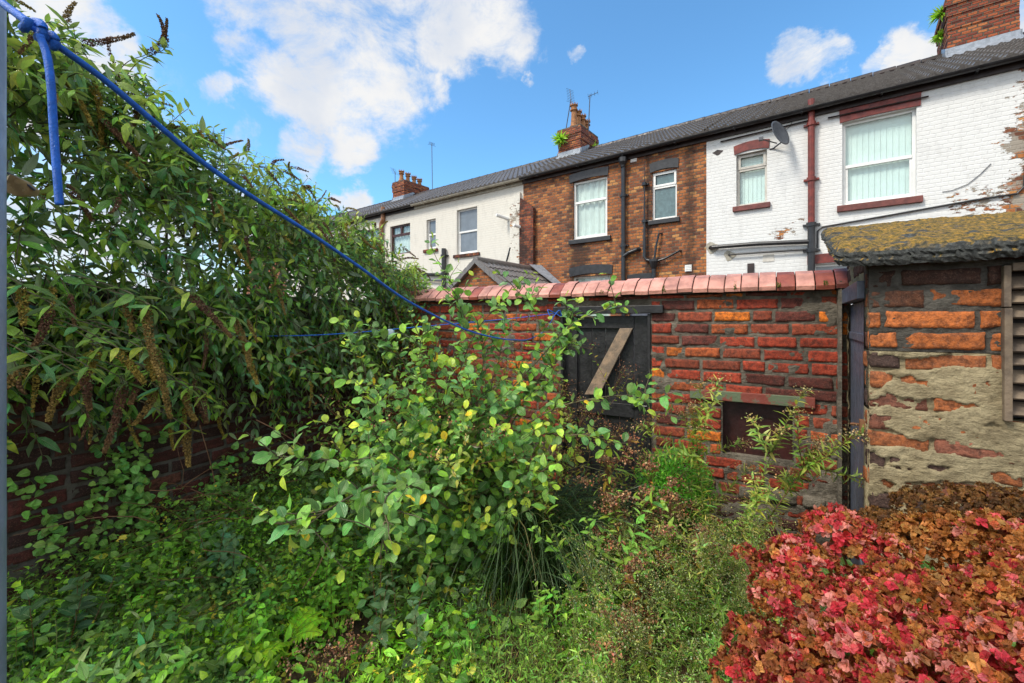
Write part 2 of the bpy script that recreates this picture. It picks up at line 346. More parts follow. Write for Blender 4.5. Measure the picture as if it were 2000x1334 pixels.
class MB:
    def __init__(s): s.V = []; s.F = {}; s.n = 0
    def add(s, V, F):
        V = np.asarray(V, float).reshape(-1, 3); s.V.append(V)
        for f in F: s.F.setdefault(len(f), []).append([i+s.n for i in f])
        s.n += len(V); return s
    def box(s, x0, x1, y0, y1, z0, z1):
        V = [(x, y, z) for z in (z0, z1) for y in (y0, y1) for x in (x0, x1)]
        return s.add(V, [(0, 2, 3, 1), (4, 5, 7, 6), (0, 1, 5, 4), (2, 6, 7, 3), (0, 4, 6, 2), (1, 3, 7, 5)])
    def prism(s, poly, y0, y1):      # polygon in (x,z), anticlockwise seen from -y, extruded in y
        n = len(poly); V = [(x, y0, z) for x, z in poly]+[(x, y1, z) for x, z in poly]
        F = [tuple(range(n)), tuple(range(2*n-1, n-1, -1))]+[(i, n+i, n+(i+1) % n, (i+1) % n) for i in range(n)]
        return s.add(V, F)
    def tube(s, pts, r, sides=8, cap=True):
        P = np.asarray(pts, float); n = len(P); r = np.broadcast_to(np.asarray(r, float), (n,))
        T = np.gradient(P, axis=0); T /= np.linalg.norm(T, axis=1)[:, None]+1e-9
        ref = np.array([0, 0, 1.]) if abs(T[:, 2]).mean() < .8 else np.array([1., 0, 0])
        A = np.cross(T, ref); A /= np.linalg.norm(A, axis=1)[:, None]+1e-9; B = np.cross(T, A)
        th = np.arange(sides)*2*math.pi/sides
        V = (P[:, None]+r[:, None, None]*(A[:, None]*np.cos(th)[None, :, None]+B[:, None]*np.sin(th)[None, :, None])).reshape(-1, 3)
        F = [(i*sides+j, (i+1)*sides+j, (i+1)*sides+(j+1) % sides, i*sides+(j+1) % sides) for i in range(n-1) for j in range(sides)]
        if cap and sides > 2: F += [tuple(range(sides)), tuple((n-1)*sides+j for j in range(sides-1, -1, -1))]
        return s.add(V, F)
    def lathe(s, prof, c=(0, 0, 0), sides=16):
        V = [(c[0]+r*math.cos(2*math.pi*j/sides), c[1]+r*math.sin(2*math.pi*j/sides), c[2]+z) for r, z in prof for j in range(sides)]
        n = len(prof)
        F = [(i*sides+j, i*sides+(j+1) % sides, (i+1)*sides+(j+1) % sides, (i+1)*sides+j) for i in range(n-1) for j in range(sides)]
        F += [tuple(range(sides-1, -1, -1)), tuple((n-1)*sides+j for j in range(sides))]
        return s.add(V, F)
    def build(s, name, mat, parent=None, smooth=False, uoff=0., bevel=0.):
        o = mk(name, np.concatenate(s.V), [np.array(f) for f in s.F.values()], mat, parent, smooth=smooth, uoff=uoff)
        if bevel:
            b = o.modifiers.new('bevel', 'BEVEL'); b.width = bevel; b.segments = 2; b.limit_method = 'ANGLE'
        return o

def hsh(ix, iy, seed):
    h = (ix.astype(np.int64)*374761393+iy.astype(np.int64)*668265263+seed*974711) & 0xffffffff
    h = ((h ^ (h >> 13))*1274126177) & 0xffffffff
    return ((h ^ (h >> 16)) & 0xffff)/65535.
def vn(x, y, seed=0, octs=3):
    t = 0.; a = 1.; tot = 0.
    for k in range(octs):
        ix = np.floor(x); iy = np.floor(y); fx = x-ix; fy = y-iy; fx = fx*fx*(3-2*fx); fy = fy*fy*(3-2*fy)
        v = (hsh(ix, iy, seed+k)*(1-fx)+hsh(ix+1, iy, seed+k)*fx)*(1-fy)+(hsh(ix, iy+1, seed+k)*(1-fx)+hsh(ix+1, iy+1, seed+k)*fx)*fy
        t = t+a*v; tot += a; a *= .5; x = x*2.03+7.1; y = y*2.03+3.7
    return t/tot

def bits(P, size, col, seed=1, stretch=1.6):
    """clusters of small angular seed capsules"""
    g = np.random.default_rng(seed); P = np.asarray(P); k = len(P); q = unit(g.normal(size=(k, 3))); r = unit(np.cross(q, g.normal(size=(k, 3)))); s_ = np.cross(q, r)
    sz = size*(.6+g.random(k)*.8)
    V = np.stack([P+q*sz[:, None]*stretch, P+r*sz[:, None], P+(-.5*r+.87*s_)*sz[:, None], P+(-.5*r-.87*s_)*sz[:, None], P-q*sz[:, None]*.8], 1).reshape(-1, 3)
    f = np.array([(0, 1, 2), (0, 2, 3), (0, 3, 1), (4, 2, 1), (4, 3, 2), (4, 1, 3)]); F = (f[None]+(np.arange(k)*5)[:, None, None]).reshape(-1, 3)
    C = np.repeat(np.asarray(col)*(.55+g.random((k, 1))*.9), 5, 0); return V, F, C

def gridF(nx, nz, off=0):
    i = np.arange(nx-1)[None]; j = np.arange(nz-1)[:, None]; a = (j*nx+i).ravel()+off
    return np.stack([a, a+1, a+nx+1, a+nx], 1)

def brickwall(x0, x1, z0, z1, colf, holes=(), rh=.081, bl=.235, seed=1, smear=0., thick=.22, mort=.0035, rough=1., keep=None, res=.012, smearf=None, liftd=.012):
    """hand-laid wall facing -y: every brick is its own bulging face set in an uneven mortar bed"""
    g = np.random.default_rng(seed); Vs, Fs, Cs, Ms = [], [], [], []; off = 0
    def inhole(x, z): return any(a < x < b and c < z < d_ for a, b, c, d_ in holes)
    nx, nz = 10, 5
    uu, vv = np.meshgrid(np.array([0, .03, .09, .25, .42, .58, .75, .91, .97, 1]), np.array([0, .1, .25, .5, .75, .9, 1])); nz = 7
    nrow = int((z1-z0)/rh)+1
    for r in range(nrow):
        z = z0+r*rh; x = x0-g.random()*bl*.3-(r % 2)*bl*.5
        while x < x1:
            L = bl*(1+g.normal()*.04)
            if g.random() < .12: L *= .52
            a, b = max(x+.005, x0), min(x+L-.006, x1); x += L
            if b-a < .03: continue
            cz = z+rh/2
            for (ha, hb, hc, hd) in holes:
                if hc < cz < hd:
                    if ha < a < hb: a = hb+.004
                    if ha < b < hb: b = ha-.004
            if b-a < .03 or inhole((a+b)/2, cz): continue
            gp = .0038*(1+g.random()*.6)
            zz0, zz1 = z+gp+g.normal()*.002, min(z+rh-gp+g.normal()*.002, z1)
            if zz1-zz0 < .02: continue
            X = a+(b-a)*uu; Z = zz0+(zz1-zz0)*vv+g.normal()*.004*(uu-.5)
            e = np.minimum(np.minimum(uu, 1-uu)*(b-a), np.minimum(vv, 1-vv)*(zz1-zz0))
            nse = vn(X*55, Z*55, seed+3)-.5
            X = X+nse*.008*rough*(e < .02); Z = Z+(vn(X*38, Z*45, seed+9)-.5)*.008*rough
            hgt = np.clip(e/.0055, 0, 1)**.7
            Y = .014-hgt*(.0165+g.normal()*.0025)-(vn(X*34, Z*44, seed+5, 4)-.5)*.009*rough+(g.normal()*.012)*(uu-.5)*.4
            V = np.stack([X, Y, Z], -1).reshape(-1, 3)
            c = np.array(colf((a+b)/2, cz, g)); Vs.append(V); Cs.append(np.tile(c, (len(V), 1)))
            Fq = gridF(nx, nz, off); Fs.append(Fq); Ms.append(np.zeros(len(Fq))); off += len(V)
    gx = int((x1-x0)/res)+2; gz = int((z1-z0)/res)+2
    X, Z = np.meshgrid(np.linspace(x0, x1, gx), np.linspace(z0, z1, gz))
    sm = vn(X*3.1+seed, Z*4.2, seed+21, 4)+(vn(X*14, Z*16, seed+22, 3)-.5)*.35
    lim = 1-smear
    lift = np.clip((sm-lim)/.09, 0, 1)
    if smearf is not None: lift = np.maximum(lift, smearf(X, Z))
    Y = mort-(vn(X*45, Z*45, seed+30, 4)-.5)*.013-lift*liftd*(.75+.5*vn(X*12, Z*12, seed+31, 4))
    V = np.stack([X, Y, Z], -1).reshape(-1, 3); Fq = gridF(gx, gz, off)
    cx = X.ravel()[Fq-off].mean(1); cz = Z.ravel()[Fq-off].mean(1); k = np.ones(len(Fq), bool)
    for ha, hb, hc, hd in holes: k &= ~((cx > ha) & (cx < hb) & (cz > hc) & (cz < hd))
    Fq = Fq[k]; Vs.append(V); Cs.append(np.tile([.2, .17, .13], (len(V), 1))); Fs.append(Fq); Ms.append(np.ones(len(Fq))); off += len(V)
    # solid core with reveals
    xs = sorted({x0, x1, *[h[0] for h in holes], *[h[1] for h in holes]}); zs = sorted({z0, z1, *[h[2] for h in holes], *[h[3] for h in holes]})
    for i in range(len(xs)-1):
        for j in range(len(zs)-1):
            if inhole((xs[i]+xs[i+1])/2, (zs[j]+zs[j+1])/2): continue
            a, b, c, d_ = xs[i], xs[i+1], zs[j], zs[j+1]
            V = np.array([(x, y, z) for z in (c, d_) for y in (.026, thick) for x in (a, b)])
            Fq = np.array([(0, 2, 3, 1), (4, 5, 7, 6), (0, 1, 5, 4), (2, 6, 7, 3), (0, 4, 6, 2), (1, 3, 7, 5)])+off
            Vs.append(V); Cs.append(np.tile([.2, .17, .13], (8, 1))); Fs.append(Fq); Ms.append(np.ones(6)); off += 8
    return np.concatenate(Vs), np.concatenate(Fs), np.concatenate(Cs), np.concatenate(Ms)

def holewall(mb, x0, x1, z0, z1, holes, y0, y1):
    xs = sorted({x0, x1, *[h[0] for h in holes], *[h[1] for h in holes]}); zs = sorted({z0, z1, *[h[2] for h in holes], *[h[3] for h in holes]})
    inh = lambda x, z: any(a < x < b and c < z < d_ for a, b, c, d_ in holes)
    for i in range(len(xs)-1):
        for j in range(len(zs)-1):
            if not inh((xs[i]+xs[i+1])/2, (zs[j]+zs[j+1])/2):
                a, b, c, d_ = xs[i], xs[i+1], zs[j], zs[j+1]
                mb.add([(a, y0, c), (b, y0, c), (b, y0, d_), (a, y0, d_)], [(0, 1, 2, 3)])
    for a, b, c, d_ in holes:
        mb.add([(a, y0, c), (b, y0, c), (b, y1, c), (a, y1, c)], [(3, 2, 1, 0)]); mb.add([(a, y0, d_), (b, y0, d_), (b, y1, d_), (a, y1, d_)], [(0, 1, 2, 3)])
        mb.add([(a, y0, c), (a, y0, d_), (a, y1, d_), (a, y1, c)], [(3, 2, 1, 0)]); mb.add([(b, y0, c), (b, y0, d_), (b, y1, d_), (b, y1, c)], [(0, 1, 2, 3)])

def at(px, py, Y): return np.array([(px-CX)/F0*Y, Y, EYE+(HY-py)/F0*Y])
def unit(v): v = np.asarray(v, float); return v/(np.linalg.norm(v, axis=-1, keepdims=True)+1e-9)

# ------------------------------------------------------------ frames of the real planes
class Frame:      # plane through (x,y) with the x axis along the face and the y axis away from the photographer's side
    def __init__(s, x, y, dx, dy):
        l = math.hypot(dx, dy); s.o = (x, y); s.u = (dx/l, dy/l); s.rz = math.atan2(dy, dx); s.b = (-dy/l, dx/l)
    def s(s, px, dep=0.):
        r = (px-CX)/F0; ox = s.o[0]+s.b[0]*dep; oy = s.o[1]+s.b[1]*dep
        return (oy*r-ox)/(s.u[0]-s.u[1]*r)
    def z(s, px, py, dep=0.):
        t = s.s(px, dep); Y = s.o[1]+s.b[1]*dep+s.u[1]*t; return EYE+(HY-py)/F0*Y
    def w(s, x, y, z=0.): return (s.o[0]+s.u[0]*x+s.b[0]*y, s.o[1]+s.u[1]*x+s.b[1]*y, z)
FA = Frame(4.06, 11.5, .798, -.602)          # rear face of the terrace
FR = Frame(1.374, 2.92, .8597, -.5109)       # rear wall of the yard
FO = Frame(1.517, 1.85, .8597, -.5109)       # front of the outhouse
FL = Frame(-2.43, 2.2, .425, .905)           # left wall of the yard
FD = Frame(1.517, 1.85, .540, .8415)         # outhouse side with the door (x from the near corner to the far one)

# ------------------------------------------------------------ ground
def ground():
    n = 120; xs = np.linspace(-6, 6, n); ys = np.linspace(-3, 9, n); X, Y = np.meshgrid(xs, ys)
    Z = (vn(X*1.7, Y*1.7, 3)-.5)*.07+(vn(X*9, Y*9, 5)-.5)*.03
    V = np.stack([X, Y, Z], -1).reshape(-1, 3); F = [gridF(n, n)]
    V = np.concatenate([V, [(-900, -900, -.12), (900, -900, -.12), (900, 900, -.12), (-900, 900, -.12)]]); F.append(np.array([[n*n, n*n+1, n*n+2, n*n+3]]))
    return kind(mk('ground', V, F, M['soil'], smooth=True), 'structure')
ground()

# ------------------------------------------------------------ the terrace
WALLTOP = FA.z(1300, 289); RIDGE_D, RIDGE_Z, EAVE_D, EAVE_Z = 4.0, WALLTOP+2.18, -.2, WALLTOP+.07
def tiled(x0, x1, y0, z0, y1, z1, courses, period=.20, amp=.040, step=.05, thick=.03):
    n = max(8, int((x1-x0)/(period/6))); xs = np.linspace(x0, x1, n+1)
    L = math.hypot(y1-y0, z1-z0); ny, nz_ = -(z1-z0)/L, (y1-y0)/L
    if nz_ < 0: ny, nz_ = -ny, -nz_
    prof = amp*np.clip(np.cos(2*np.pi*xs/period)*1.4, -.35, 1)
    rows = []
    for c in range(courses):
        for tt, hh in ((c/courses, step), ((c+1)/courses, 0.)):
            sg = np.sin(c*12.9+np.floor(xs/period)*7.7)*.003
            rows.append(np.stack([xs, y0+(y1-y0)*tt+ny*(prof+hh+sg), z0+(z1-z0)*tt+nz_*(prof+hh+sg)], -1))
    V = np.concatenate([np.stack([xs, 0*xs+y0-ny*thick, 0*xs+z0-nz_*thick], -1)]+rows); nr = len(rows)+1
    F = gridF(n+1, nr)
    if (y1-y0) < 0: F = F[:, ::-1]
    return V, F
def join(parts):
    V, F, o = [], [], 0
    for v, f in parts: V.append(v); F.append(f+o); o += len(v)
    return np.concatenate(V), np.concatenate(F)

def make_window(h, c, x0, x1, z0, z1, style='sash', frame='pvc', pane='glass', inside='fabric', rev=.09, split=.5, sill=None, sillm='blackmetal', sillw=.07, sash=None):
    """x in facade metres; h = house empty, c = its centre on the facade"""
    a, b = x0-c, x1-c; fw = .055; y0, y1 = rev, rev+.06
    mb = MB(); zm = z0+(z1-z0)*split
    mb.box(a, a+fw, y0, y1, z0, z1).box(b-fw, b, y0, y1, z0, z1).box(a+fw, b-fw, y0, y1, z1-fw, z1).box(a+fw, b-fw, y0, y1, z0, z0+fw*1.1)
    mb.box(a+fw, b-fw, y0-.008, y1, zm-fw*.6, zm+fw*.6)
    if style == 'casement':     # a top light standing proud
        mb.box(a+.03, a+.03+fw, y0-.02, y0-.001, zm+.02, z1-.025).box(b-.03-fw, b-.03, y0-.02, y0-.001, zm+.02, z1-.025)
        mb.box(a+.03+fw, b-.03-fw, y0-.02, y0-.001, z1-.025-fw, z1-.025).box(a+.03+fw, b-.03-fw, y0-.02, y0-.001, zm+.02, zm+.02+fw)
    if style == 'double':
        xm = (a+b)/2; mb.box(xm-fw*.6, xm+fw*.6, y0-.006, y1, zm+fw*.6, z1-fw)
        for u0, u1 in ((a+.03, xm-.01), (xm+.01, b-.03)):
            mb.box(u0, u0+.045, y0-.02, y0-.007, zm+.02, z1-.02).box(u1-.045, u1, y0-.02, y0-.007, zm+.02, z1-.02)
            mb.box(u0+.045, u1-.045, y0-.02, y0-.007, z1-.065, z1-.02).box(u0+.045, u1-.045, y0-.02, y0-.007, zm+.02, zm+.065)
    if style == 'sash':
        mb.box(a+fw, a+fw+.04, y0+.012, y1-.005, z0+fw*1.1, zm-fw*.6).box(b-fw-.04, b-fw, y0+.012, y1-.005, z0+fw*1.1, zm-fw*.6).box(a+fw+.04, b-fw-.04, y0+.012, y1-.005, z0+fw*1.1, z0+fw*1.1+.04)
    win = mb.build('window', M[frame], h, bevel=.004)
    MB().box(a+fw*.8, b-fw*.8, y0+.03, y0+.038, z0+fw*.8, z1-fw*.8).build('pane', M[pane], win)
    if pane == 'glass':
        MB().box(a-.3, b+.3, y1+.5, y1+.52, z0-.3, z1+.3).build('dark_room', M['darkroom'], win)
    if inside == 'blind':
        n = max(6, int((b-a)/.10)); bb = MB()
        for i in range(n):
            u = a+fw+(b-a-2*fw)*(i+.5)/n; hw = (b-a-2*fw)/n*.505
            bb.add([(u-hw, y1+.052, z0+.04), (u+hw, y1+.040, z0+.04), (u+hw, y1+.040, z1-.04), (u-hw, y1+.052, z1-.04)], [(0, 1, 2, 3)])
        bb.build('vertical_blind', M['blind'], win)
    elif inside:
        n = 40; us = np.linspace(a+.02, b-.02, n); yyv = y1+.05+.02*np.sin(us*31)+.012*np.sin(us*71+1)
        nz = 6; V = np.concatenate([np.stack([us+.015*math.sin(k*1.3), yyv*(1+.02*k)-.002*k, 0*us+z0+.03+(z1-z0-.06)*k/(nz-1)], -1) for k in range(nz)])
        mk('net_curtain', V, gridF(n, nz), M[inside], win, smooth=True)
    if sill:
        MB().box(a-sill, b+sill, -.07, rev+.005, z0-sillw-.002, z0-.002).build('sill', M[sillm], win, bevel=.008)
    return win
def make_lintel(h, c, x0, x1, z0, z1, arch, m='blackmetal', flare=0., proud=.025):
    n = 9; us = np.linspace(-1, 1, n); up = [((x0+x1)/2-c+u*(x1-x0)/2*(1+flare), z1+arch*(1-u*u)) for u in us]; lo = [((x0+x1)/2-c+u*(x1-x0)/2, z0+arch*(1-u*u)) for u in us]
    return MB().prism(lo+up[::-1], -proud, .012).build('lintel', M[m], h)
def pipe(h, c, pts, r, m, name='downpipe', collars=(), y=-.09):
    P = [(p[0]-c, p[2] if len(p) > 2 else y, p[1]) for p in pts]
    mb = MB().tube(P, r, 10)
    for (cx, cz) in collars: mb.tube([(cx-c, y, cz-.04), (cx-c, y, cz+.04)], r*1.35, 10); mb.box(cx-c-r*2.2, cx-c+r*2.2, y+.02, .002, cz-.02, cz+.02)
    return mb.build(name, M[m], h, smooth=False)

houses = {}
def house(key, s0, s1, wallm, label, holes, gut='fascia'):
    c = (s0+s1)/2; x, y, _ = FA.w(c, 0)
    h = thing('terraced_house', label, 'house', (x, y, 0), FA.rz, 'terraced houses behind the yard'); houses[key] = (h, c)
    a, b = s0-c, s1-c; D = 8.0
    mb = MB(); holewall(mb, a, b, -.2, WALLTOP, [(p-c, q-c, r, s) for p, q, r, s in holes], 0, .3)
    mb.add([(a, D, 0), (b, D, 0), (b, D, WALLTOP), (a, D, WALLTOP)], [(3, 2, 1, 0)])
    for e, fl in ((a, 1), (b, 0)):
        f = [(0, 1, 2, 3, 4)] if not fl else [(4, 3, 2, 1, 0)]
        mb.add([(e, 0, 0), (e, D, 0), (e, D, WALLTOP), (e, D/2, RIDGE_Z-.1), (e, 0, WALLTOP)], f)
    mb.build('wall', M[wallm], h, uoff=c)
    V, F = join([tiled(a, b, EAVE_D, EAVE_Z, RIDGE_D, RIDGE_Z, 15), tiled(a, b, D-EAVE_D, EAVE_Z, RIDGE_D, RIDGE_Z, 15)])
    mk('roof', V, F, M['tiles'], h, smooth=False)
    rp = MB()
    n = int((b-a)/.45)
    for i in range(n):
        rp.tube([(a+(b-a)*i/n+.005, RIDGE_D, RIDGE_Z+.0), (a+(b-a)*(i+1)/n-.012, RIDGE_D, RIDGE_Z+.012)], .12, 10)
    rp.build('ridge_tiles', M['fascia'], h)
    g = MB()
    n = 6; prof = [(-.20+.065*math.cos(t_)-.0, EAVE_Z-.0+.065*math.sin(t_)-.02) for t_ in np.linspace(math.pi, 2*math.pi, n)]
    V = np.array([(xx, yy_, zz_) for xx in np.linspace(a, b, 9) for yy_, zz_ in prof]); F = [(i*n+j, (i+1)*n+j, (i+1)*n+j+1, i*n+j+1) for i in range(8) for j in range(n-1)]
    g.add(V, F)
    for k in range(4): u = a+(b-a)*(k+.5)/4; g.box(u-.02, u+.02, -.268, -.05, EAVE_Z-.092, EAVE_Z-.082)
    gg = g.build('gutter', M['gutcream' if gut == 'gutcream' else 'blackmetal'], h, smooth=True)
    MB().box(a, b, -.06, .01, WALLTOP-.09, EAVE_Z+.02).build('fascia_board', M[gut], h)
    return h, c

def rect(pl, pr, yt_l, yb_l): return FA.s(pl), FA.s(pr), FA.z(pl, yb_l), FA.z(pl, yt_l)
W1 = rect(1645, 1790, 240, 402); W2 = rect(1438, 1498, 303, 404); W3 = rect(1119, 1186, 357, 469); W4 = rect(1273, 1322, 338, 431)
W5 = rect(1118, 1192, 541, 640); W5 = (W5[0], W5[1], .9, W5[3]); W6 = rect(892, 932, 411, 498); W7 = rect(833, 851, 430, 488); W8 = rect(762, 801, 443, 499); W9 = rect(706, 740, 452, 508)
W0 = (FA.s(1618), FA.s(1645), .9, FA.z(1630, 514))
hb = lambda w_: (w_[0], w_[1], w_[2], w_[3])
B = [6.35, 1.01, -4.62, -9.96, -15.25, -20.6, -26.0]

# white house
h, c = house('white', B[1], B[0], 'b_white', 'white painted brick terraced house with flaking paint and red window trim', [hb(W1), hb(W2), (3.2, 3.95, .9, FA.z(1630, 514))])
make_window(h, c, *W1, 'sash', 'pvc', 'glass', 'blind', split=.47, sill=.09, sillm='sillred', sillw=.13)
make_window(h, c, *W2, 'casement', 'pvc_grey', 'glass', 'blind', split=.70, sill=.07, sillm='sillred', sillw=.12)
make_window(h, c, 3.2, 3.95, .9, FA.z(1630, 514), 'sash', 'pvc', 'grey_glass', None)
make_lintel(h, c, W1[0]-.04, W1[1]+.06, W1[3]+.0, W1[3]+.30, .02, 'redpaint', .02)
make_lintel(h, c, W2[0]-.04, W2[1]+.04, W2[3]+.005, W2[3]+.21, .05, 'redpaint', .04)
make_lintel(h, c, 3.1, 4.05, W0[3], W0[3]+.2, .02, 'redpaint')
xp = FA.s(1585)
pipe(h, c, [(xp, FA.z(1585, 437)), (xp, WALLTOP-.12), (xp, WALLTOP+.27)], .065, 'redpaint', collars=[(xp, FA.z(1585, 245)), (xp, FA.z(1585, 352))])
pipe(h, c, [(xp, 0), (xp, FA.z(1585, 437))], .072, 'blackmetal', collars=[(xp, FA.z(1585, 490)), (xp, FA.z(1585, 440))])
z1 = FA.z(1388, 486); pipe(h, c, [(FA.s(1388), z1+.02, -.02), (FA.s(1393), z1+.02, -.10), (FA.s(1480), z1-.0, -.10), (xp, z1-.06, -.10)], .05, 'blackmetal', 'waste_pipe')
z2 = FA.z(1425, 498); pipe(h, c, [(FA.s(1424), z2, -.02), (FA.s(1427), z2, -.08), (xp-.02, z2-.03, -.08)], .022, 'blackmetal', 'waste_pipe')
q = FA.s(1597); pipe(h, c, [(xp+.05, z2-.02), (q, z2-.01), (q, FA.z(1597, 452)), (q+.08, FA.z(1605, 444)), (FA.s(1720), FA.z(1720, 424)), (FA.s(1900), FA.z(1900, 392)), (FA.s(1985), FA.z(1985, 379)), (FA.s(1999), FA.z(1999, 365)), (6.33, 4.7)], .018, 'blackmetal', 'cable', y=-.03)
MB().box(FA.s(1490)-c, FA.s(1512)-c, -.012, .01, FA.z(1490, 512), FA.z(1490, 498)).build('air_brick', M['pvc_grey'], h)
MB().box(FA.s(1460)-c, FA.s(1473)-c, -.03, .01, FA.z(1460, 534), FA.z(1460, 515)).build('rusty_plate', M['fascia'], h)
hp = [(FA.s(1402)-c+.11*math.cos(t_)*(1+.3*math.sin(3*t_)), FA.z(1402, 298)+.06*math.sin(t_)*(1+.25*math.cos(4*t_))) for t_ in np.linspace(0, 2*math.pi, 12)[:-1]]
MB().prism(hp, -.006, .0).build('broken_hole', M['fascia'], h)
for (pa, ya, pb, yb) in ((1408, 278, 1580, 237), (1617, 232, 1813, 190)):
    MB().tube([(FA.s(pa)-c, -.045, FA.z(pa, ya)), (FA.s(pb)-c, -.045, FA.z(pb, yb))], .017, 6).build('conduit', M['fascia'], h)
for (cx, cz, r) in ((FA.s(1391), z1+.02, .14), (FA.s(1425), z2-.02, .12)):
    mb = MB(); mb.prism([(cx-c+r*math.cos(t_)*(1+.25*math.sin(2.6*t_+cx)), cz+r*math.sin(t_)*(1+.2*math.cos(3*t_))) for t_ in np.linspace(0, 2*math.pi, 14)[:-1]], -.01, 0); mb.build('cement_patch', M['lime'], h)
cab = [(FA.s(1935)-c, -.012, FA.z(1935, 320)), (FA.s(1915)-c, -.012, FA.z(1915, 340)), (FA.s(1890)-c, -.012, FA.z(1890, 360)), (FA.s(1860)-c, -.012, FA.z(1860, 372)), (FA.s(1840)-c, -.012, FA.z(1840, 375))]
MB().tube(cab, .006, 5).build('cable', M['alu'], h)

# orange brick house
h, c = house('brick', B[2], B[1], 'b_brick', 'bare orange brick terraced house with black lintels, sills and pipes', [hb(W3), hb(W4), hb(W5), (FA.s(1228), FA.s(1278), 0, 2.1)])
make_window(h, c, *W3, 'sash', 'pvc', 'glass', 'fabric', split=.64, sill=.12, sillw=.13, rev=.07)
make_window(h, c, *W4, 'casement', 'pvc', 'teal_glass', None, split=.68, sill=.08, sillw=.12, rev=.07)
make_window(h, c, *W5, 'sash', 'pvc_grey', 'glass', 'fabric', split=.55, sill=.1)
make_lintel(h, c, W3[0]-.1, W3[1]+.03, W3[3]+.0, W3[3]+.24, .045, flare=.03)
make_lintel(h, c, W4[0]-.04, W4[1]+.04, W4[3]+.0, W4[3]+.24, .05, flare=.04)
make_lintel(h, c, W5[0]-.09, W5[1]+.06, W5[3]-.0, W5[3]+.26, .07, flare=.03)
make_lintel(h, c, FA.s(1226), FA.s(1281), FA.z(1250, 552), FA.z(1250, 536), .02)
MB().box(FA.s(1228)-c, FA.s(1278)-c, .1, .14, 0, 2.1).build('door', M['slatgrey'], h)
xp = FA.s(1220); pipe(h, c, [(xp, 0), (xp, WALLTOP-.18)], .058, 'blackmetal', collars=[(xp, 3.6), (xp, 5.0)])
MB().lathe([(.06, 0), (.07, .05), (.12, .14), (.12, .26)], (xp-c, -.12, WALLTOP-.3), 10).build('hopper', M['blackmetal'], h)
xq = FA.s(1261); yq = FA.z(1261, 503); pipe(h, c, [(xq, WALLTOP-.02), (xq, yq), (xq+.06, yq-.08), (FA.s(1272), FA.z(1272, 510))], .042, 'blackmetal', collars=[(xq, 4.2), (xq, 5.2)])
xr = FA.s(1279); zr = FA.z(1279, 516); pipe(h, c, [(xr, 0), (xr, zr-.1)], .055, 'blackmetal')
MB().lathe([(.055, -.14), (.07, -.1), (.12, .06), (.12, .12)], (xr-c, -.09, zr), 10).build('hopper', M['blackmetal'], h)
pipe(h, c, [(xr, zr), (FA.s(1284), FA.z(1284, 480)), (FA.s(1289), FA.z(1289, 458)), (FA.s(1293), FA.z(1293, 456), 0)], .028, 'blackmetal', 'waste_pipe')
pipe(h, c, [(xr+.02, zr+.05), (FA.s(1300), FA.z(1300, 506)), (FA.s(1328), FA.z(1328, 491)), (FA.s(1330), FA.z(1330, 490), 0)], .03, 'blackmetal', 'waste_pipe')
pipe(h, c, [(xp, FA.z(1220, 502)), (FA.s(1232), FA.z(1232, 494)), (FA.s(1246), FA.z(1246, 488)), (FA.s(1249), FA.z(1249, 487), 0)], .058, 'blackmetal', 'waste_pipe')
for p in ((1232, 1244, 318, 306), (1338, 1351, 531, 518)):
    a0, a1, b0, b1_ = FA.s(p[0])-c, FA.s(p[1])-c, FA.z(p[0], p[2]), FA.z(p[0], p[3]); mb = MB().box(a0, a1, -.02, .004, b0, b1_)
    for k in range(4): zk = b0+(b1_-b0)*(k+.5)/4; mb.box(a0+.015, a1-.015, -.034, -.02, zk-.006, zk+.012)
    mb.build('air_vent', M['pvc'], h)
# projecting pier at its left end
x0, x1 = FA.s(1019)-c, FA.s(1046)-c
MB().box(x0, x1, -.14, .01, 0, FA.z(1040, 408)).prism([(x0, FA.z(1040, 408)), (x1, FA.z(1040, 408)), (x0+.02, WALLTOP-.55)], -.13, .01).build('pier', M['b_pier'], h, uoff=c)
pipe(h, c, [(FA.s(1022), FA.z(1022, 446), 0), (FA.s(1016), FA.z(1016, 443), -.35)], .05, 'pvc', 'flue')

# cream house
h, c = house('cream', B[3], B[2], 'b_cream', 'cream painted terraced house with white framed windows and pale gutter', [hb(W6), hb(W7)], 'gutcream')
make_window(h, c, *W6, 'sash', 'pvc', 'grey_glass', None, split=.5, sill=.13, sillm='b_pier', sillw=.12)
make_window(h, c, *W7, 'sash', 'pvc', 'grey_glass', None, split=.5, sill=.13, sillm='b_pier', sillw=.12)
xp = FA.s(870); pipe(h, c, [(xp, 0), (xp, FA.z(870, 486))], .085, 'blackmetal', collars=[(xp, FA.z(870, 500)), (xp, FA.z(870, 535))])
pipe(h, c, [(FA.s(815), FA.z(815, 536)), (xp, FA.z(870, 537))], .06, 'blackmetal', 'waste_pipe')
pipe(h, c, [(FA.s(817), FA.z(817, 547)), (xp, FA.z(870, 549))], .035, 'alu', 'waste_pipe')
pipe(h, c, [(FA.s(994), FA.z(994, 428), 0), (FA.s(984), FA.z(984, 424), -.4)], .06, 'pvc', 'flue')
pipe(h, c, [(FA.s(1000), FA.z(1000, 484)), (FA.s(992), FA.z(992, 513))], .03, 'blackmetal', 'cable')
x0, x1 = FA.s(999)-c, FA.s(1018.5)-c
mb = MB().box(x0, x1, -.10, .01, 0, FA.z(1005, 395)).prism([(x0, FA.z(1005, 395)), (x1, FA.z(1005, 395)), (x1, WALLTOP-.35)], -.095, .01); mb.build('pier', M['b_cream'], h, uoff=c)

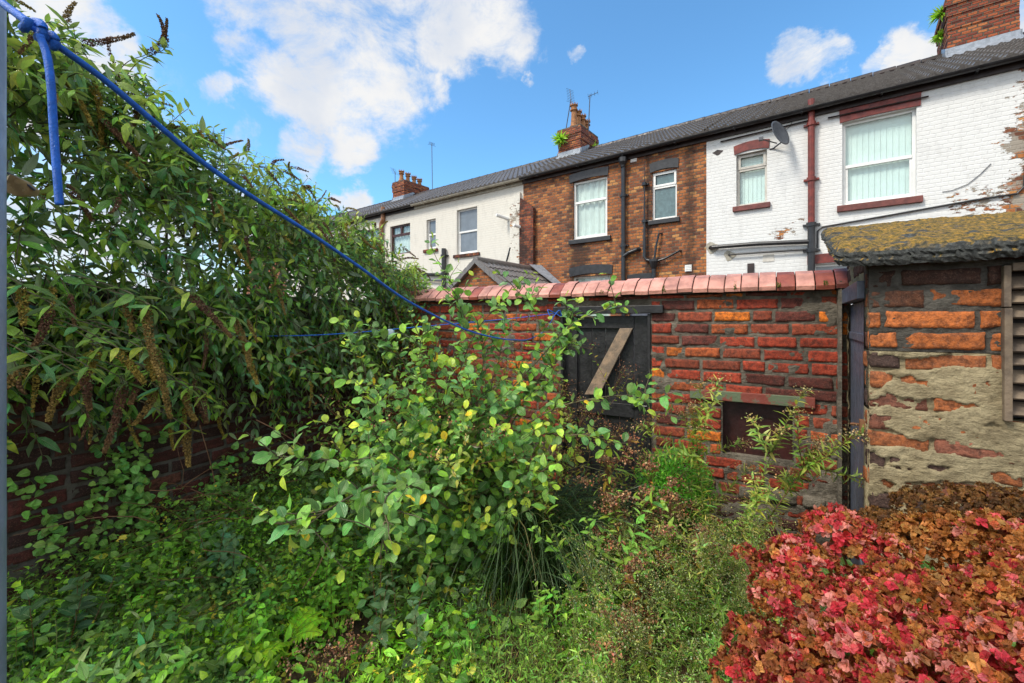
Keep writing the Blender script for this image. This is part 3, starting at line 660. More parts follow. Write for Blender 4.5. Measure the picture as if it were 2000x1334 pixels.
h, c = house('far', B[4], B[3], 'b_cream', 'far cream terraced house with brown window and copper coloured downpipe', [hb(W8), hb(W9)], 'fascia')
make_window(h, c, *W8, 'double', 'brownframe', 'glass', 'fabric', split=.66)
make_window(h, c, *W9, 'double', 'brownframe', 'glass', 'fabric', split=.66)
xp = FA.s(748); pipe(h, c, [(xp, 0), (xp, WALLTOP-.4), (xp+.12, WALLTOP-.25), (xp+.12, WALLTOP+.3)], .09, 'terr')
for k_, lab in ((4, 'terraced house with cream wall next beyond the copper downpipe, mostly behind the buddleia'), (5, 'farthest terraced house of the row, hidden behind the buddleia')):
    house('x%d' % k_, B[k_+1], B[k_], 'b_cream' if k_ == 4 else 'b_brick', lab, [])
h, c = house('near', 6.352, 11.7, 'b_pier', 'sooty brick terraced house at the right edge beyond the white one', [])

# rear extension with a small tiled roof
ex = FA.s(1045)
x, y, _ = FA.w(ex, -1.4)
h = thing('rear_extension', 'small brick rear extension with dark tiled roof against the cream house', 'extension', (x, y, 0), FA.rz)
za = FA.z(932, 507, -2.8)
n = 5
V1, F1 = tiled(-1.45, 1.45, 0, 0, 1.7, 1.24, 6, .2, .02, .03)   # build in x=along ridge, y=down slope then turn
def turn(V, sgn): return np.stack([sgn*(1.7-V[:, 1]), sgn*V[:, 0], za-1.24+V[:, 2]-.02], -1)
Vr = turn(V1, 1); Vl = turn(V1, -1)
mk('roof', np.concatenate([Vr, Vl]), [np.concatenate([F1, F1+len(Vr)])], M['tiles'], h)
MB().tube([(0, -1.47, za), (0, 1.45, za)], .09, 10).build('ridge_tiles', M['tiles'], h)
mb = MB(); mb.prism([(-1.45, 0), (1.5, 0), (1.5, za-1.24), (0, za-.12), (-1.45, za-1.2)], -1.36, -1.1); mb.box(-1.45, -1.2, -1.1, 1.38, 0, za-1.24).box(1.25, 1.5, -1.1, 1.38, 0, za-1.3)
mb.build('wall', M['b_brick'], h, uoff=3)
mb = MB()
for k in range(10):
    t0, t1 = k/10*1.7, (k+1)/10*1.7+.02
    for sg in (1, -1): mb.add([(sg*t0, -1.50, za-t0*.73+.05), (sg*t1, -1.50, za-t1*.73+.03), (sg*t1, -1.50, za-t1*.73-.12), (sg*t0, -1.50, za-t0*.73-.10), (sg*t0, -1.36, za-t0*.73+.05), (sg*t1, -1.36, za-t1*.73+.03), (sg*t1, -1.36, za-t1*.73-.12), (sg*t0, -1.36, za-t0*.73-.10)], [(0, 1, 2, 3), (0, 4, 5, 1), (3, 2, 6, 7), (1, 5, 6, 2)])
mb.build('verge_tiles', M['tiles'], h)
mb = MB().add([(.05, 1.0, za+.12), (.25, 1.37, za+.12), (1.6, 1.37, za-1.0), (1.6, 1.15, za-1.05), (.3, 1.05, za-.1)], [(0, 4, 3, 2, 1)]); mb.build('lead_flashing', M['lead'], h)

# chimneys belong to the houses
def chimney(key, s0, s1, d0, d1, zt, pots, label=None):
    h, c = houses[key]; a, b = s0-c, s1-c; zb = WALLTOP+1.2
    g = np.random.default_rng(int(abs(s0)*10)); mb = MB()
    nz = int((zt-zb)/.083); z = zb
    for k in range(nz):
        pr = .0
        if k > nz-7: pr = .025
        if k > nz-4: pr = .05
        if k > nz-2: pr = .03
        j = g.normal(size=4)*.007
        mb.box(a-pr+j[0], b+pr+j[1], d0-pr+j[2], d1+pr+j[3], z, z+.0835); z += .083
    ch = mb.build('chimney', M['b_chim'], h, uoff=c)
    MB().box(a-.02, b+.02, d0-.03, d1+.03, z-.005, z+.05).build('flaunching', M['mortar_dark'], ch)
    fl = MB()
    zf = lambda y_: RIDGE_Z-.0-abs(y_-RIDGE_D)*(RIDGE_Z-EAVE_Z)/(RIDGE_D-EAVE_D)
    fl.add([(a-.05, d0-.16, zf(d0-.16)+.06), (b+.05, d0-.16, zf(d0-.16)+.06), (b+.04, d0-.015, zf(d0)+.14), (a-.04, d0-.015, zf(d0)+.14), (b+.04, d0-.015, zf(d0)+.26), (a-.04, d0-.015, zf(d0)+.26)], [(0, 1, 2, 3), (3, 2, 4, 5)])
    for sx in (a-.016, b+.016):
        fl.add([(sx, d0-.1, zf(d0)+.0), (sx, RIDGE_D, zf(RIDGE_D)+.02), (sx, RIDGE_D, zf(RIDGE_D)+.24), (sx, d0-.02, zf(d0)+.26)], [(0, 1, 2, 3)])
    fl.build('lead_flashing', M['lead'], ch)
    for i, (fx, fy, hh, ti) in enumerate(pots):
        px_, py_ = a+(b-a)*fx, d0+(d1-d0)*fy
        mb = MB(); mb.lathe([(.17, 0), (.17, .10), (.13, .16), (.105, hh*.5), (.10, hh*.72), (.15, hh*.74), (.15, hh*.79), (.11, hh*.82), (.12, hh*.93), (.155, hh*.93), (.155, hh*.96), (.09, hh*.96), (.085, hh*.8)], (0, 0, 0), 12)
        for k in range(8):
            th = k*math.pi/4; mb.prism([(-.03, 0), (.03, 0), (0, .09)], -.01, .01)
            v = mb.V[-1]; x_ = v[:, 0].copy(); y_ = v[:, 1]+.14; v[:, 2] += hh*.955; v[:, 0] = x_*math.cos(th)-y_*math.sin(th); v[:, 1] = x_*math.sin(th)+y_*math.cos(th)
        o = mb.build('chimney_pot', M['clay'], ch); o.location = (px_, py_, z+.02); o.rotation_euler = (ti, ti*.5, i)
    return z
zc1 = chimney('brick', -5.28, -4.28, 3.3, 4.75, FA.z(1135, 243, 3.3), [(.62, .12, .95, .02), (.6, .38, .85, 0), (.62, .63, .8, -.02), (.6, .88, .72, .02)])
zc2 = chimney('far', -15.65, -14.72, 3.3, 5.0, FA.z(790, 352, 3.3), [(.5, .12, .62, 0), (.5, .37, .6, .02), (.5, .63, .55, 0), (.5, .86, .5, 0)])
zc3 = chimney('near', 5.78, 6.96, 3.3, 4.7, 9.45, [(.3, .15, .8, 0), (.3, .4, .8, 0), (.3, .65, .8, 0), (.3, .88, .8, 0)])
chimney('x5', -26.4, -25.5, 3.3, 5.0, 8.9, [(.5, .2, .6, 0), (.5, .6, .6, 0)])

# aerials
def aerial(label, s, d, z0, hh, lean, n, boom, azi, name='tv_aerial'):
    x, y, _ = FA.w(s, d); h = thing(name, label, 'aerial', (x, y, z0), FA.rz, 'television aerials on the chimneys')
    top = np.array([lean, 0, hh]); MB().tube([(0, 0, 0), tuple(top)], .018, 6).build('mast', M['alu'], h)
    bd = np.array([math.cos(azi[0])*math.cos(azi[1]), math.sin(azi[0])*math.cos(azi[1]), math.sin(azi[1])]); cr = unit(np.cross(bd, [.2, .1, 1.]))
    mb = MB().tube([tuple(top-bd*boom*.2-[0, 0, .05]), tuple(top+bd*boom*.8-[0, 0, .05])], .011, 5); mb.build('boom', M['alu'], h)
    e = MB()
    for k in range(n):
        p = top-[0, 0, .05]+bd*boom*(-.18+.96*k/(n-1)); w_ = .16*(1.3 if k == 0 else 1)
        e.tube([tuple(p-cr*w_), tuple(p+cr*w_)], .006, 4)
    e.build('elements', M['alu'], h); return h
aerial('tall leaning television aerial with cross elements on the left edge of the tufted chimney', -5.05, 3.4, zc1-.3, 1.5, .3, 9, .95, (2.2, 1.0))
aerial('thin upright aerial rod behind the pots of the tufted chimney', -4.3, 3.9, zc1-.9, 2.3, .12, 4, .4, (.4, .3))
aerial('television aerial left of the far brick chimney', -15.72, 3.5, zc2-2.2, 2.9, 0, 5, 1.6, (2.6, .5))
aerial('thin television aerial right of the far brick chimney', -13.3, 4.0, RIDGE_Z-.1, 2.6, -.05, 5, 1.2, (2.4, .5))
# satellite dish on the white house
sx, sz = FA.s(1523), FA.z(1523, 273)
x, y, _ = FA.w(sx, -.35); h = thing('satellite_dish', 'dark grey satellite dish on a bracket beside the small red topped window', 'satellite dish', (x, y, sz), FA.rz)
nr, na = 8, 24; V = []
for i in range(nr):
    r = i/(nr-1)
    for j in range(na): th = 2*math.pi*j/na; V.append((r*.27*math.cos(th), -(r*r)*.055, r*.31*math.sin(th)))
F = np.array([(i*na+j, i*na+(j+1) % na, (i+1)*na+(j+1) % na, (i+1)*na+j) for i in range(nr-1) for j in range(na)])
o = mk('reflector', V, F, M['dish'], h, smooth=True); o.rotation_euler = (R(-18), 0, R(62))
sd = o.modifiers.new('thick', 'SOLIDIFY'); sd.thickness = .012
MB().tube([(-.02, 0, -.02), (.1, .15, -.1), (-.12, .33, -.17), (-.2, .35, -.17)], .018, 6).build('wall_bracket', M['alu'], h)
MB().tube([(-.02, -.03, -.2), (-.02-.28, -.22, -.1)], .012, 6).box(-.34, -.26, -.26, -.18, -.13, -.06).build('feed_arm', M['alu'], h)
MB().tube([(.05, .1, 0), (.2, .33, .25), (.33, .34, .55)], .006, 5).build('cable', M['blackmetal'], h)

# ------------------------------------------------------------ yard rear wall
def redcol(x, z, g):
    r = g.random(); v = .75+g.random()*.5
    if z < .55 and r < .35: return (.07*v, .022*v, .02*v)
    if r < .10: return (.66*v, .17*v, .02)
    if r < .22: return (.40*v, .09*v, .025*v)
    if r < .62: return (.38*v, .052*v, .022*v)
    if r < .82: return (.30*v, .062*v, .028*v)
    return (.14*v, .034*v, .024*v)
GL, GR, GT = FR.s(1096), FR.s(1271), FR.z(1271, 613)
HL, HR, HB, HT = FR.s(1410), FR.s(1549), FR.z(1549, 905), FR.z(1549, 796)+.004
rw = thing('yard_wall', 'red brick rear yard wall with pink coping and black gate', 'wall', (*FR.o, 0), FR.rz)
LW0, LW1, RWT = FR.s(745), FR.s(1657), FR.z(1650, 566)
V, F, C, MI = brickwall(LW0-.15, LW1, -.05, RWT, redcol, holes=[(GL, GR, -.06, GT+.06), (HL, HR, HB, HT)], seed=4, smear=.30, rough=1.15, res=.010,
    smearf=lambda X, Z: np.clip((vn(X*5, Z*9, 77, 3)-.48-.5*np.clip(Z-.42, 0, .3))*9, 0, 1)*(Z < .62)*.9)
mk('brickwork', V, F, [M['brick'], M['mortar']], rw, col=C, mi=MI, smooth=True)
# painted beam over the hatch
a, b = FR.s(1348), FR.s(1592); zt = FR.z(1348, 758)
V = []; n = 30; mb = MB()
xs = np.linspace(a, b, n)
mb.box(a, b, -.022, .03, HT+.004, HT+.068); mb.build('painted_beam', M['peel'], rw, bevel=.004)
MB().box(HL-.02, HR+.02, .07, .09, HB-.05, HT+.03).build('hatch_board', simple('dark_red_board', (.05, .012, .01), .5, .5, 12, .002, 40), rw)
# stones at the wall foot
mb = MB(); g = np.random.default_rng(3); x = FR.s(1440)
stones = MB()
while x < LW1-.05:
    L = .12+g.random()*.1; nn = 7; zc = FR.z(1560, 975); 
    us, vs = np.meshgrid(np.linspace(-1, 1, nn), np.linspace(-1, 1, nn))
    X = x+L/2+us*L/2; Z = zc+vs*.045+g.normal()*.006; e = 1-np.maximum(abs(us), abs(vs))**4
    Y = .01-e*.045-(vn(X*30, Z*30, 9)-.5)*.02; stones.add(np.stack([X, Y, Z], -1).reshape(-1, 3), [tuple(f) for f in gridF(nn, nn)]); x += L+.012
    if x > LW1-.17: break
stones.build('foot_stones', M['mortar'], rw, smooth=True)
# coping: every tile its own bevelled saddle
CT = RWT
prof = [(-.060, CT+.006), (-.066, CT+.030), (-.052, CT+.048), (.03, CT+.112), (.10, CT+.135), (.17, CT+.112), (.27, CT+.045), (.28, CT+.006)]
Vs, Cs, Fs, off = [], [], [], 0; x = LW0-.1; g = np.random.default_rng(11)
while x < LW1+.0:
    wd = .097+g.normal()*.002; x2 = min(x+wd, LW1+.02); dz = g.normal()*.003; tl = g.normal()*.002; n = len(prof)
    for xx, ins in ((x+.002, .003), (x+.005, 0), (x2-.005, 0), (x2-.002, .003)):
        for yy_, zz_ in prof: Vs.append((xx, yy_+ins*np.sign(.1-yy_), zz_+dz+tl*(xx-x)/wd-ins*.8*(zz_ > CT+.02)))
    cb = np.array([.62, .29, .22])*(.85+g.random()*.3)
    if g.random() < .15: cb = np.array([.30, .08, .05])
    if x > LW1-.13: cb = np.array([.22, .06, .045])
    Cs.append(np.tile(cb, (4*n, 1)))
    for i in range(3):
        for j in range(n-1): Fs.append((off+i*n+j, off+(i+1)*n+j, off+(i+1)*n+j+1, off+i*n+j+1))
        Fs.append((off+i*n+n-1, off+(i+1)*n+n-1, off+(i+1)*n, off+i*n))
    off += 4*n; x += wd+.001
mk('coping', Vs, np.array(Fs), M['coping'], rw, col=np.concatenate(Cs))
MB().prism([(LW0-.1, CT+.005), (LW1, CT+.005), (LW1, CT+.03), (LW0-.1, CT+.03)], -.052, .26).prism([(LW0-.1, CT+.03), (LW1, CT+.03), (LW1, CT+.098), (LW0-.1, CT+.098)], .05, .15).build('joint_bed', M['mortar_dark'], rw)

MV, MF, MC = bits(np.concatenate([np.array([FR.s(px_), -.06+k*.012, CT+.03+k*.008])+np.random.default_rng(px_).normal(size=(26, 3))*[.006, .008, .006] for px_ in (1437, 1180, 1300, 1520, 1610) for k in range(8 if px_ == 1437 else 3)]), .004, (.10, .13, .02), 3)
mk('moss', MV, MF, M['seed'], rw, col=MC)
# gate
gt = thing('yard_gate', 'black ledged gate with one bare timber brace in the rear wall', 'gate', FR.w((GL+GR)/2, 0), FR.rz)
a, b = GL-(GL+GR)/2, GR-(GL+GR)/2
mb = MB().box(a-.06, b+.09, -.03, .09, GT+.004, GT+.062); mb.box(a, a+.018, -.012, .10, 0, GT).box(b-.022, b, -.012, .10, 0, GT); mb.build('door_frame', M['blackpaint'], gt, bevel=.004)
mb = MB(); n = 6
for k in range(n): u0 = a+.024+(b-a-.05)*k/n; u1 = a+.024+(b-a-.05)*(k+1)/n; mb.box(u0, u1-.004, .055, .072, .03, GT-.012)
mb.build('boards', M['blackpaint'], gt, bevel=.003)
mb = MB(); st = .10
mb.box(a+.024, a+.024+st, .032, .053, .03, GT-.012).box(b-.028-st, b-.028, .032, .053, .03, GT-.012)
zr1 = FR.z(1235, 642); zr2 = FR.z(1235, 792)
mb.box(a+.026+st, b-.030-st, .033, .053, zr1+.0, GT-.014).box(a+.026+st, b-.030-st, .033, .053, zr2-.10, zr2)
mb.box(a+.026+st, b-.030-st, .033, .053, .04, .18)
mb.build('rails', M['blackpaint'], gt, bevel=.003)
bx = lambda px: FR.s(px, .03)-(GL+GR)/2
p1, p2 = (bx(1212), FR.z(1212, 641, .03)), (bx(1237), FR.z(1237, 641, .03)); q1, q2 = (bx(1143), FR.z(1143, 770, .03)), (bx(1172), FR.z(1172, 770, .03))
MB().prism([q1, q2, p2, p1], .012, .036).build('brace', M['wood'], gt, bevel=.003)
MB().box(b-.15, b-.05, .018, .032, zr2-.02, zr2+.02).tube([(b-.13, .012, zr2+.0), (b-.03, .012, zr2)], .007, 6).build('bolt', M['blackmetal'], gt)

# ------------------------------------------------------------ left yard wall
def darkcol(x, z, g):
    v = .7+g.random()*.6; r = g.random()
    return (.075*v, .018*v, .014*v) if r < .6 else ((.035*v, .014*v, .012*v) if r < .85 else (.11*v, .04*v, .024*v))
FLw = thing('side_wall', 'dark red brick side wall under the overhanging buddleia', 'wall', (*FL.o, 0), FL.rz)
xe = 3.0
for k in range(400):
    xx = 1+k*.01; p = FL.w(xx, 0); q_ = (p[0]-FR.o[0])*FR.b[0]+(p[1]-FR.o[1])*FR.b[1]
    if q_ > -.005: xe = xx; break
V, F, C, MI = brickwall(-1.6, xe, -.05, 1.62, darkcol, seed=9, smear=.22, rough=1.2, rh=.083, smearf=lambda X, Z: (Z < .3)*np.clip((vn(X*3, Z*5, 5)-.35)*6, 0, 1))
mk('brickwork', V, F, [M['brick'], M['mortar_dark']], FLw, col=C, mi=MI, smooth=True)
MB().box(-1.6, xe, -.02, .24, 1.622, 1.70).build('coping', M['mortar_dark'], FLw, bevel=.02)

# ------------------------------------------------------------ outhouse
oh = thing('outhouse', 'rendered brick outhouse with mossy roof at right of the yard', 'outhouse', (*FO.o, 0), FO.rz)
def ocol(x, z, g):
    v = .8+g.random()*.4; r = g.random()
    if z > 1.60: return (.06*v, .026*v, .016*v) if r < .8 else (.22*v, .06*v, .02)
    if z > 1.38: return (.46*v, .13*v, .03*v) if r < .7 else (.12*v, .045*v, .02)
    if r < .62: return (.40*v, .125*v, .04*v)
    if r < .85: return (.24*v, .085*v, .05*v)
    return (.08*v, .045*v, .035*v)
def osmear(X, Z):
    n = vn(X*6.5, Z*13, 40, 4); n2 = vn(X*2.2+3, Z*2.6, 51, 3)
    rr = np.abs(((Z+.05) / .084) % 1-.5)*2          # near the bed joints the render always stays
    m = n*1.2+n2*.45+rr*.26-.16*np.clip(1-X/.10, 0, 1)+.05+(vn(X*60, Z*60, 44, 3)-.5)*.16
    return np.clip((m-.98)/.035, 0, 1)*(Z < 1.395)
OH = 1.80; SL = FO.s(1958)
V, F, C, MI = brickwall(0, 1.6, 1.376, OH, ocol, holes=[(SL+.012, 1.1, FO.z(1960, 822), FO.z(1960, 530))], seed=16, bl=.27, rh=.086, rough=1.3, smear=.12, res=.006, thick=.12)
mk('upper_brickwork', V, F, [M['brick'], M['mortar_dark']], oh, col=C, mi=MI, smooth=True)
V, F, C, MI = brickwall(0, 1.6, -.05, 1.374, ocol, holes=[(SL+.012, 1.1, FO.z(1960, 822), FO.z(1960, 530))], seed=14, bl=.25, rh=.084, rough=1.3, smear=.0, smearf=osmear, res=.006, thick=.12, liftd=.013)
mk('brickwork', V, F, [M['brick'], M['mortar_tan']], oh, col=C, mi=MI, smooth=True)
# side wall with the door, built in the door plane's frame
DL = math.hypot(1.975-1.517, 2.563-1.85)
def sideV(V):   # from door frame (x along from near to far, y into outhouse?) to outhouse local
    V = np.asarray(V, float); x, y, z = V[:, 0], V[:, 1], V[:, 2]
    rot = FD.rz-FO.rz; return np.stack([x*math.cos(rot)-y*math.sin(rot), x*math.sin(rot)+y*math.cos(rot), z], -1)
# facing left (+y of FD is to the left of travel); wall faces +y
d0, d1, dt = .10, DL-.02, FD.z(1675, 560)
V, F, C, MI = brickwall(-DL-.0, -.028, -.05, 2.0, ocol, holes=[(-d1, -d0, -.06, 1.68)], seed=24, bl=.23, rh=.084, rough=1.2, smear=.35, thick=.12)
V[:, 0] *= -1; V[:, 1] *= -1     # turn by 180 degrees about z
V[:, 2] = np.minimum(V[:, 2], 1.765+.263*V[:, 0]*.85)
mk('side_brickwork', sideV(V), F, [M['brick'], M['mortar_tan']], oh, col=C, mi=MI, smooth=True)
def sidebox(boxes, name, m, parent, bevel=.003):
    mb = MB()
    for bb in boxes: mb.box(*bb)
    mb.V = [sideV(v) for v in mb.V]; return mb.build(name, M[m], parent, bevel=bevel)
sidebox([(d0, d1, -.06, .03, 1.60, 1.68)], 'door_lintel', 'slatgrey', oh)
dd_ = []
n = 6
for k in range(n): dd_.append((d0+.015+(d1-d0-.03)*k/n, d0+.015+(d1-d0-.03)*(k+1)/n-.004, -.035, -.012, .04, 1.595))
door = sidebox(dd_, 'door', 'slatgrey', oh)
sidebox([(d0+.02, d1-.05, -.011, -.003, 1.40, 1.44)], 'strap_hinge', 'slatgrey', door); sidebox([(d0+.02, d1-.05, -.011, -.003, .3, .34)], 'strap_hinge', 'slatgrey', door)
zl = FD.z(1672, 812)
mb = MB().tube([(d0+.0, .01, zl+.02), (d0+.1, .03, zl), (d0+.16, .035, zl-.012), (d0+.22, .02, zl-.02)], .007, 6).box(d0-.02, d0+.03, -.002, .02, zl-.01, zl+.04); mb.V = [sideV(v) for v in mb.V]
mb.build('latch', M['terr'], door)
# mortar upstand where wall and outhouse meet
mb = MB(); zs = np.linspace(-.05, RWT+.05, 60); g = np.random.default_rng(5)
V = []
for z in zs:
    j = (vn(np.array([z*20.]), np.array([3.]), 5)[0]-.5)*.014
    V += [(DL-.062+j, .03, z), (DL-.055+j, .045, z), (DL-.0, .05+j, z), (DL+.03, .03+j, z), (DL+.035, -.02, z)]
o = mk('mortar_fillet', sideV(V), gridF(5, 60)[:, ::-1], M['mortar'], oh, smooth=True)
# louvred shutter
z0, z1 = FO.z(1960, 820), FO.z(1960, 525); mb = MB()
mb.box(SL-.004, SL+.018, -.03, .02, z0, z1-.15).box(SL-.004, SL+.016, -.026, .02, z1-.146, z1+.01).box(SL+.02, 1.1, -.02, .03, z1-.01, z1+.02)
fr_ = mb.build('shutter', M['oldwood'], oh, bevel=.003)
mb = MB(); nsl = 9
for k in range(nsl):
    zz_ = z0+.012+(z1-z0-.03)*(k+.5)/nsl; g = np.random.default_rng(k)
    t_ = g.normal()*.004
    V = [(SL+.019, -.012, zz_-.018+t_), (1.1, -.012, zz_-.018), (1.1, -.006, zz_-.024), (SL+.019, -.006, zz_-.024+t_), (SL+.019, .03, zz_+.026+t_), (1.1, .03, zz_+.026), (1.1, .036, zz_+.02), (SL+.019, .036, zz_+.02+t_)]
    mb.add(V, [(0, 1, 5, 4), (3, 7, 6, 2), (0, 3, 2, 1), (4, 5, 6, 7), (0, 4, 7, 3)])
mb.build('louvre_slats', M['oldwood'], fr_)
MB().box(SL+.02, 1.1, .10, .115, z0-.03, z1+.03).build('dark_void', M['fascia'], fr_)
# roof slab with ragged mossy edges
nx, ny = 150, 90; X, Y = np.meshgrid(np.linspace(-.115, 1.5, nx), np.linspace(-.085, .96, ny))
rise = (2.05-1.80)/.95
Ztop = 1.805+rise*(Y+.085)+(vn(X*30, Y*30, 61, 5)-.5)*.024+(vn(X*4, Y*4, 62)-.5)*.02
edge = np.minimum(np.minimum(X+.115, 1.5-X), np.minimum(Y+.085, .96-Y)); Ztop = Ztop-np.clip(1-edge/.03, 0, 1)**2*.02
rag = (vn(X*30, Y*30, 63, 3)-.5)*.022*(edge < .012)
Yr = Y+rag-.04*X*0; Xr = X+rag
shear = math.tan((FD.rz-FO.rz)-math.pi/2)
top = np.stack([Xr-Y*shear, Yr, Ztop], -1).reshape(-1, 3)
# edge skirt, layered down
ring = [j for j in range(nx)]+[(i+1)*nx-1 for i in range(1, ny)]+[ny*nx-1-j for j in range(1, nx)]+[(ny-1-i)*nx for i in range(1, ny-1)]
rv = top[ring]; lay = [rv]; g = np.random.default_rng(8); cen = rv.mean(0)
for k, (dz, ins) in enumerate(((.012, -.004), (.022, .006), (.034, -.002), (.046, .008), (.056, .02))):
    v = rv.copy(); v[:, 2] -= dz+.004*g.random(len(v)); dirn = unit(cen-v)*[1, 1, 0]; v += dirn*(ins+g.normal(size=(len(v), 1))*.0035); lay.append(v)
bot = lay[-1].copy(); 
V = np.concatenate([top]+lay[1:]); nR = len(ring); base = nx*ny
F = [gridF(nx, ny)]; idx = [np.array(ring)]+[base+k*nR+np.arange(nR) for k in range(len(lay)-1)]
for k in range(len(idx)-1):
    A, Bq = idx[k], idx[k+1]; F.append(np.stack([A, Bq, np.roll(Bq, -1), np.roll(A, -1)], 1))
mk('roof', V, np.concatenate(F), M['moss'], oh)
mb = MB(); bz = 1.752
mb.add([(-.08, -.05, bz), (1.5, -.05, bz), (1.5-.9*shear, .94, bz+rise*.99), (-.08-.94*shear, .94, bz+rise*.99)], [(3, 2, 1, 0)]); mb.build('soffit', M['fascia'], oh)

# ------------------------------------------------------------ post and washing lines
px_, py_ = -.432, .37
po = thing('washing_line_post', 'grey painted metal post at the left edge of the yard', 'post', (px_-.0365, py_, 0))
MB().tube([(0, 0, 0), (0, 0, 2.6)], .0255, 24).lathe([(.0255, 0), (.030, .004), (.030, .012), (.0, .02)], (0, 0, 2.6), 24).build('pole', M['post'], po, smooth=True)
A0, A1 = at(75, 60, .33), np.array([.352, 3.50, 1.56])
def online(px, py):
    r = (px-CX)/F0; t = (A0[0]-r*A0[1])/(r*(A1[1]-A0[1])-(A1[0]-A0[0])); Y = A0[1]+t*(A1[1]-A0[1]); return at(px, py, Y)
def smoothline(P, n=8):
    P = np.array(P); out = []
    Q = np.concatenate([[2*P[0]-P[1]], P, [2*P[-1]-P[-2]]])
    for i in range(1, len(Q)-2):
        for t in np.linspace(0, 1, n, endpoint=False):
            out.append(.5*((2*Q[i])+(-Q[i-1]+Q[i+1])*t+(2*Q[i-1]-5*Q[i]+4*Q[i+1]-Q[i+2])*t*t+(-Q[i-1]+3*Q[i]-3*Q[i+1]+Q[i+2])*t**3))
    out.append(P[-1]); return np.array(out)
wl = thing('washing_line', 'thick blue rope washing line knotted at the post and sagging to the gate', 'rope', tuple(A0))
def rel(P, o): return np.asarray(P)-np.asarray(o.location)
pts = smoothline([online(*q) for q in ((80, 66), (200, 153), (300, 237), (400, 320), (500, 389), (600, 452), (700, 520), (800, 590), (900, 640), (960, 658), (1005, 664))]+[at(1035, 662, 2.5), at(1065, 645, 3.1), at(1082, 618, 3.47)])
MB().tube(rel(pts, wl), .0027, 8).build('line', M['rope'], wl, smooth=True)
P0 = A0; kn = []
for k in range(60):
    t = k/59*4.6*math.pi; ax = unit(online(200, 153)-A0); s1 = unit(np.cross(ax, [0, 0, 1.])); s2 = np.cross(ax, s1)
    kn.append(P0+ax*(-.009+.020*k/59)+(s1*math.cos(t)+s2*math.sin(t))*(.0044+.0010*math.sin(t*.37)))
MB().tube(rel(kn, wl), .0031, 8).build('knot', M['rope'], wl, smooth=True)
up = smoothline([at(92, 75, .335), at(60, 48, .33), at(20, 18, .335), at(-20, -10, .345), at(-60, -22, .39), at(-110, -18, .40)])
MB().tube(rel(up, wl), .0031, 8).build('tied_end', M['rope'], wl, smooth=True)
tl = smoothline([at(78, 70, .325), at(92, 110, .325), at(100, 170, .325), at(104, 240, .327), at(109, 310, .328), at(113, 360, .328), at(116, 400, .328)])
MB().tube(rel(tl, wl), .0025, 8).build('loose_tail', M['rope'], wl, smooth=True)
s2_ = thing('thin_washing_line', 'thin blue line running left from the gate corner into the buddleia', 'rope', tuple(at(1085, 612, 3.48)))
pts = smoothline([at(1085, 612, 3.48), at(1000, 622, 3.4), at(900, 631, 3.3), at(800, 640, 3.2), at(700, 649, 3.1), at(600, 655, 3.0), at(440, 657, 2.85)])
MB().tube(rel(pts, s2_), .0035, 6).build('line', M['rope'], s2_, smooth=True)
bow = smoothline([at(1085, 612, 3.46), at(1070, 605, 3.44), at(1078, 620, 3.42), at(1092, 606, 3.44), at(1096, 618, 3.45), at(1084, 611, 3.46)])
MB().tube(rel(bow, s2_), .0035, 6).build('bow', M['rope'], s2_, smooth=True)
c0 = at(763, 650, 3.1); pu = thing('line_tensioner', 'small cloudy plastic disc hanging on the thin blue line', 'pulley', tuple(c0))
MB().lathe([(.0, -.012), (.022, -.012), (.028, -.006), (.022, 0), (.028, .006), (.022, .012), (0, .012)], (0, 0, 0), 20).build('disc', M['plastic_clear'], pu, smooth=True).rotation_euler = (R(80), R(15), 0)
# worn strap hook on the post
hk = thing('post_bracket', 'worn metal bracket with pale plastic tongue behind the grey post', 'bracket', tuple(at(20, 358, .42)))
V = rel([at(4, 352, .42), at(20, 340, .42), at(45, 352, .43), at(66, 370, .44), at(60, 381, .44), at(30, 382, .43), at(4, 372, .42)], hk)
V2 = V+[0, .006, 0]; n = 7
mb = MB().add(np.concatenate([V, V2]), [tuple(range(n)), tuple(range(2*n-1, n-1, -1))]+[(i, n+i, n+(i+1) % n, (i+1) % n) for i in range(n)]); mb.build('tongue', simple('yellowed_plastic', (.35, .27, .13), .25, .5, 60, spec=.6), hk)
MB().tube(rel([at(-20, 335, .42), at(14, 338, .42), at(40, 350, .43), at(68, 372, .44)], hk), .0012, 5).build('wire', M['alu'], hk)

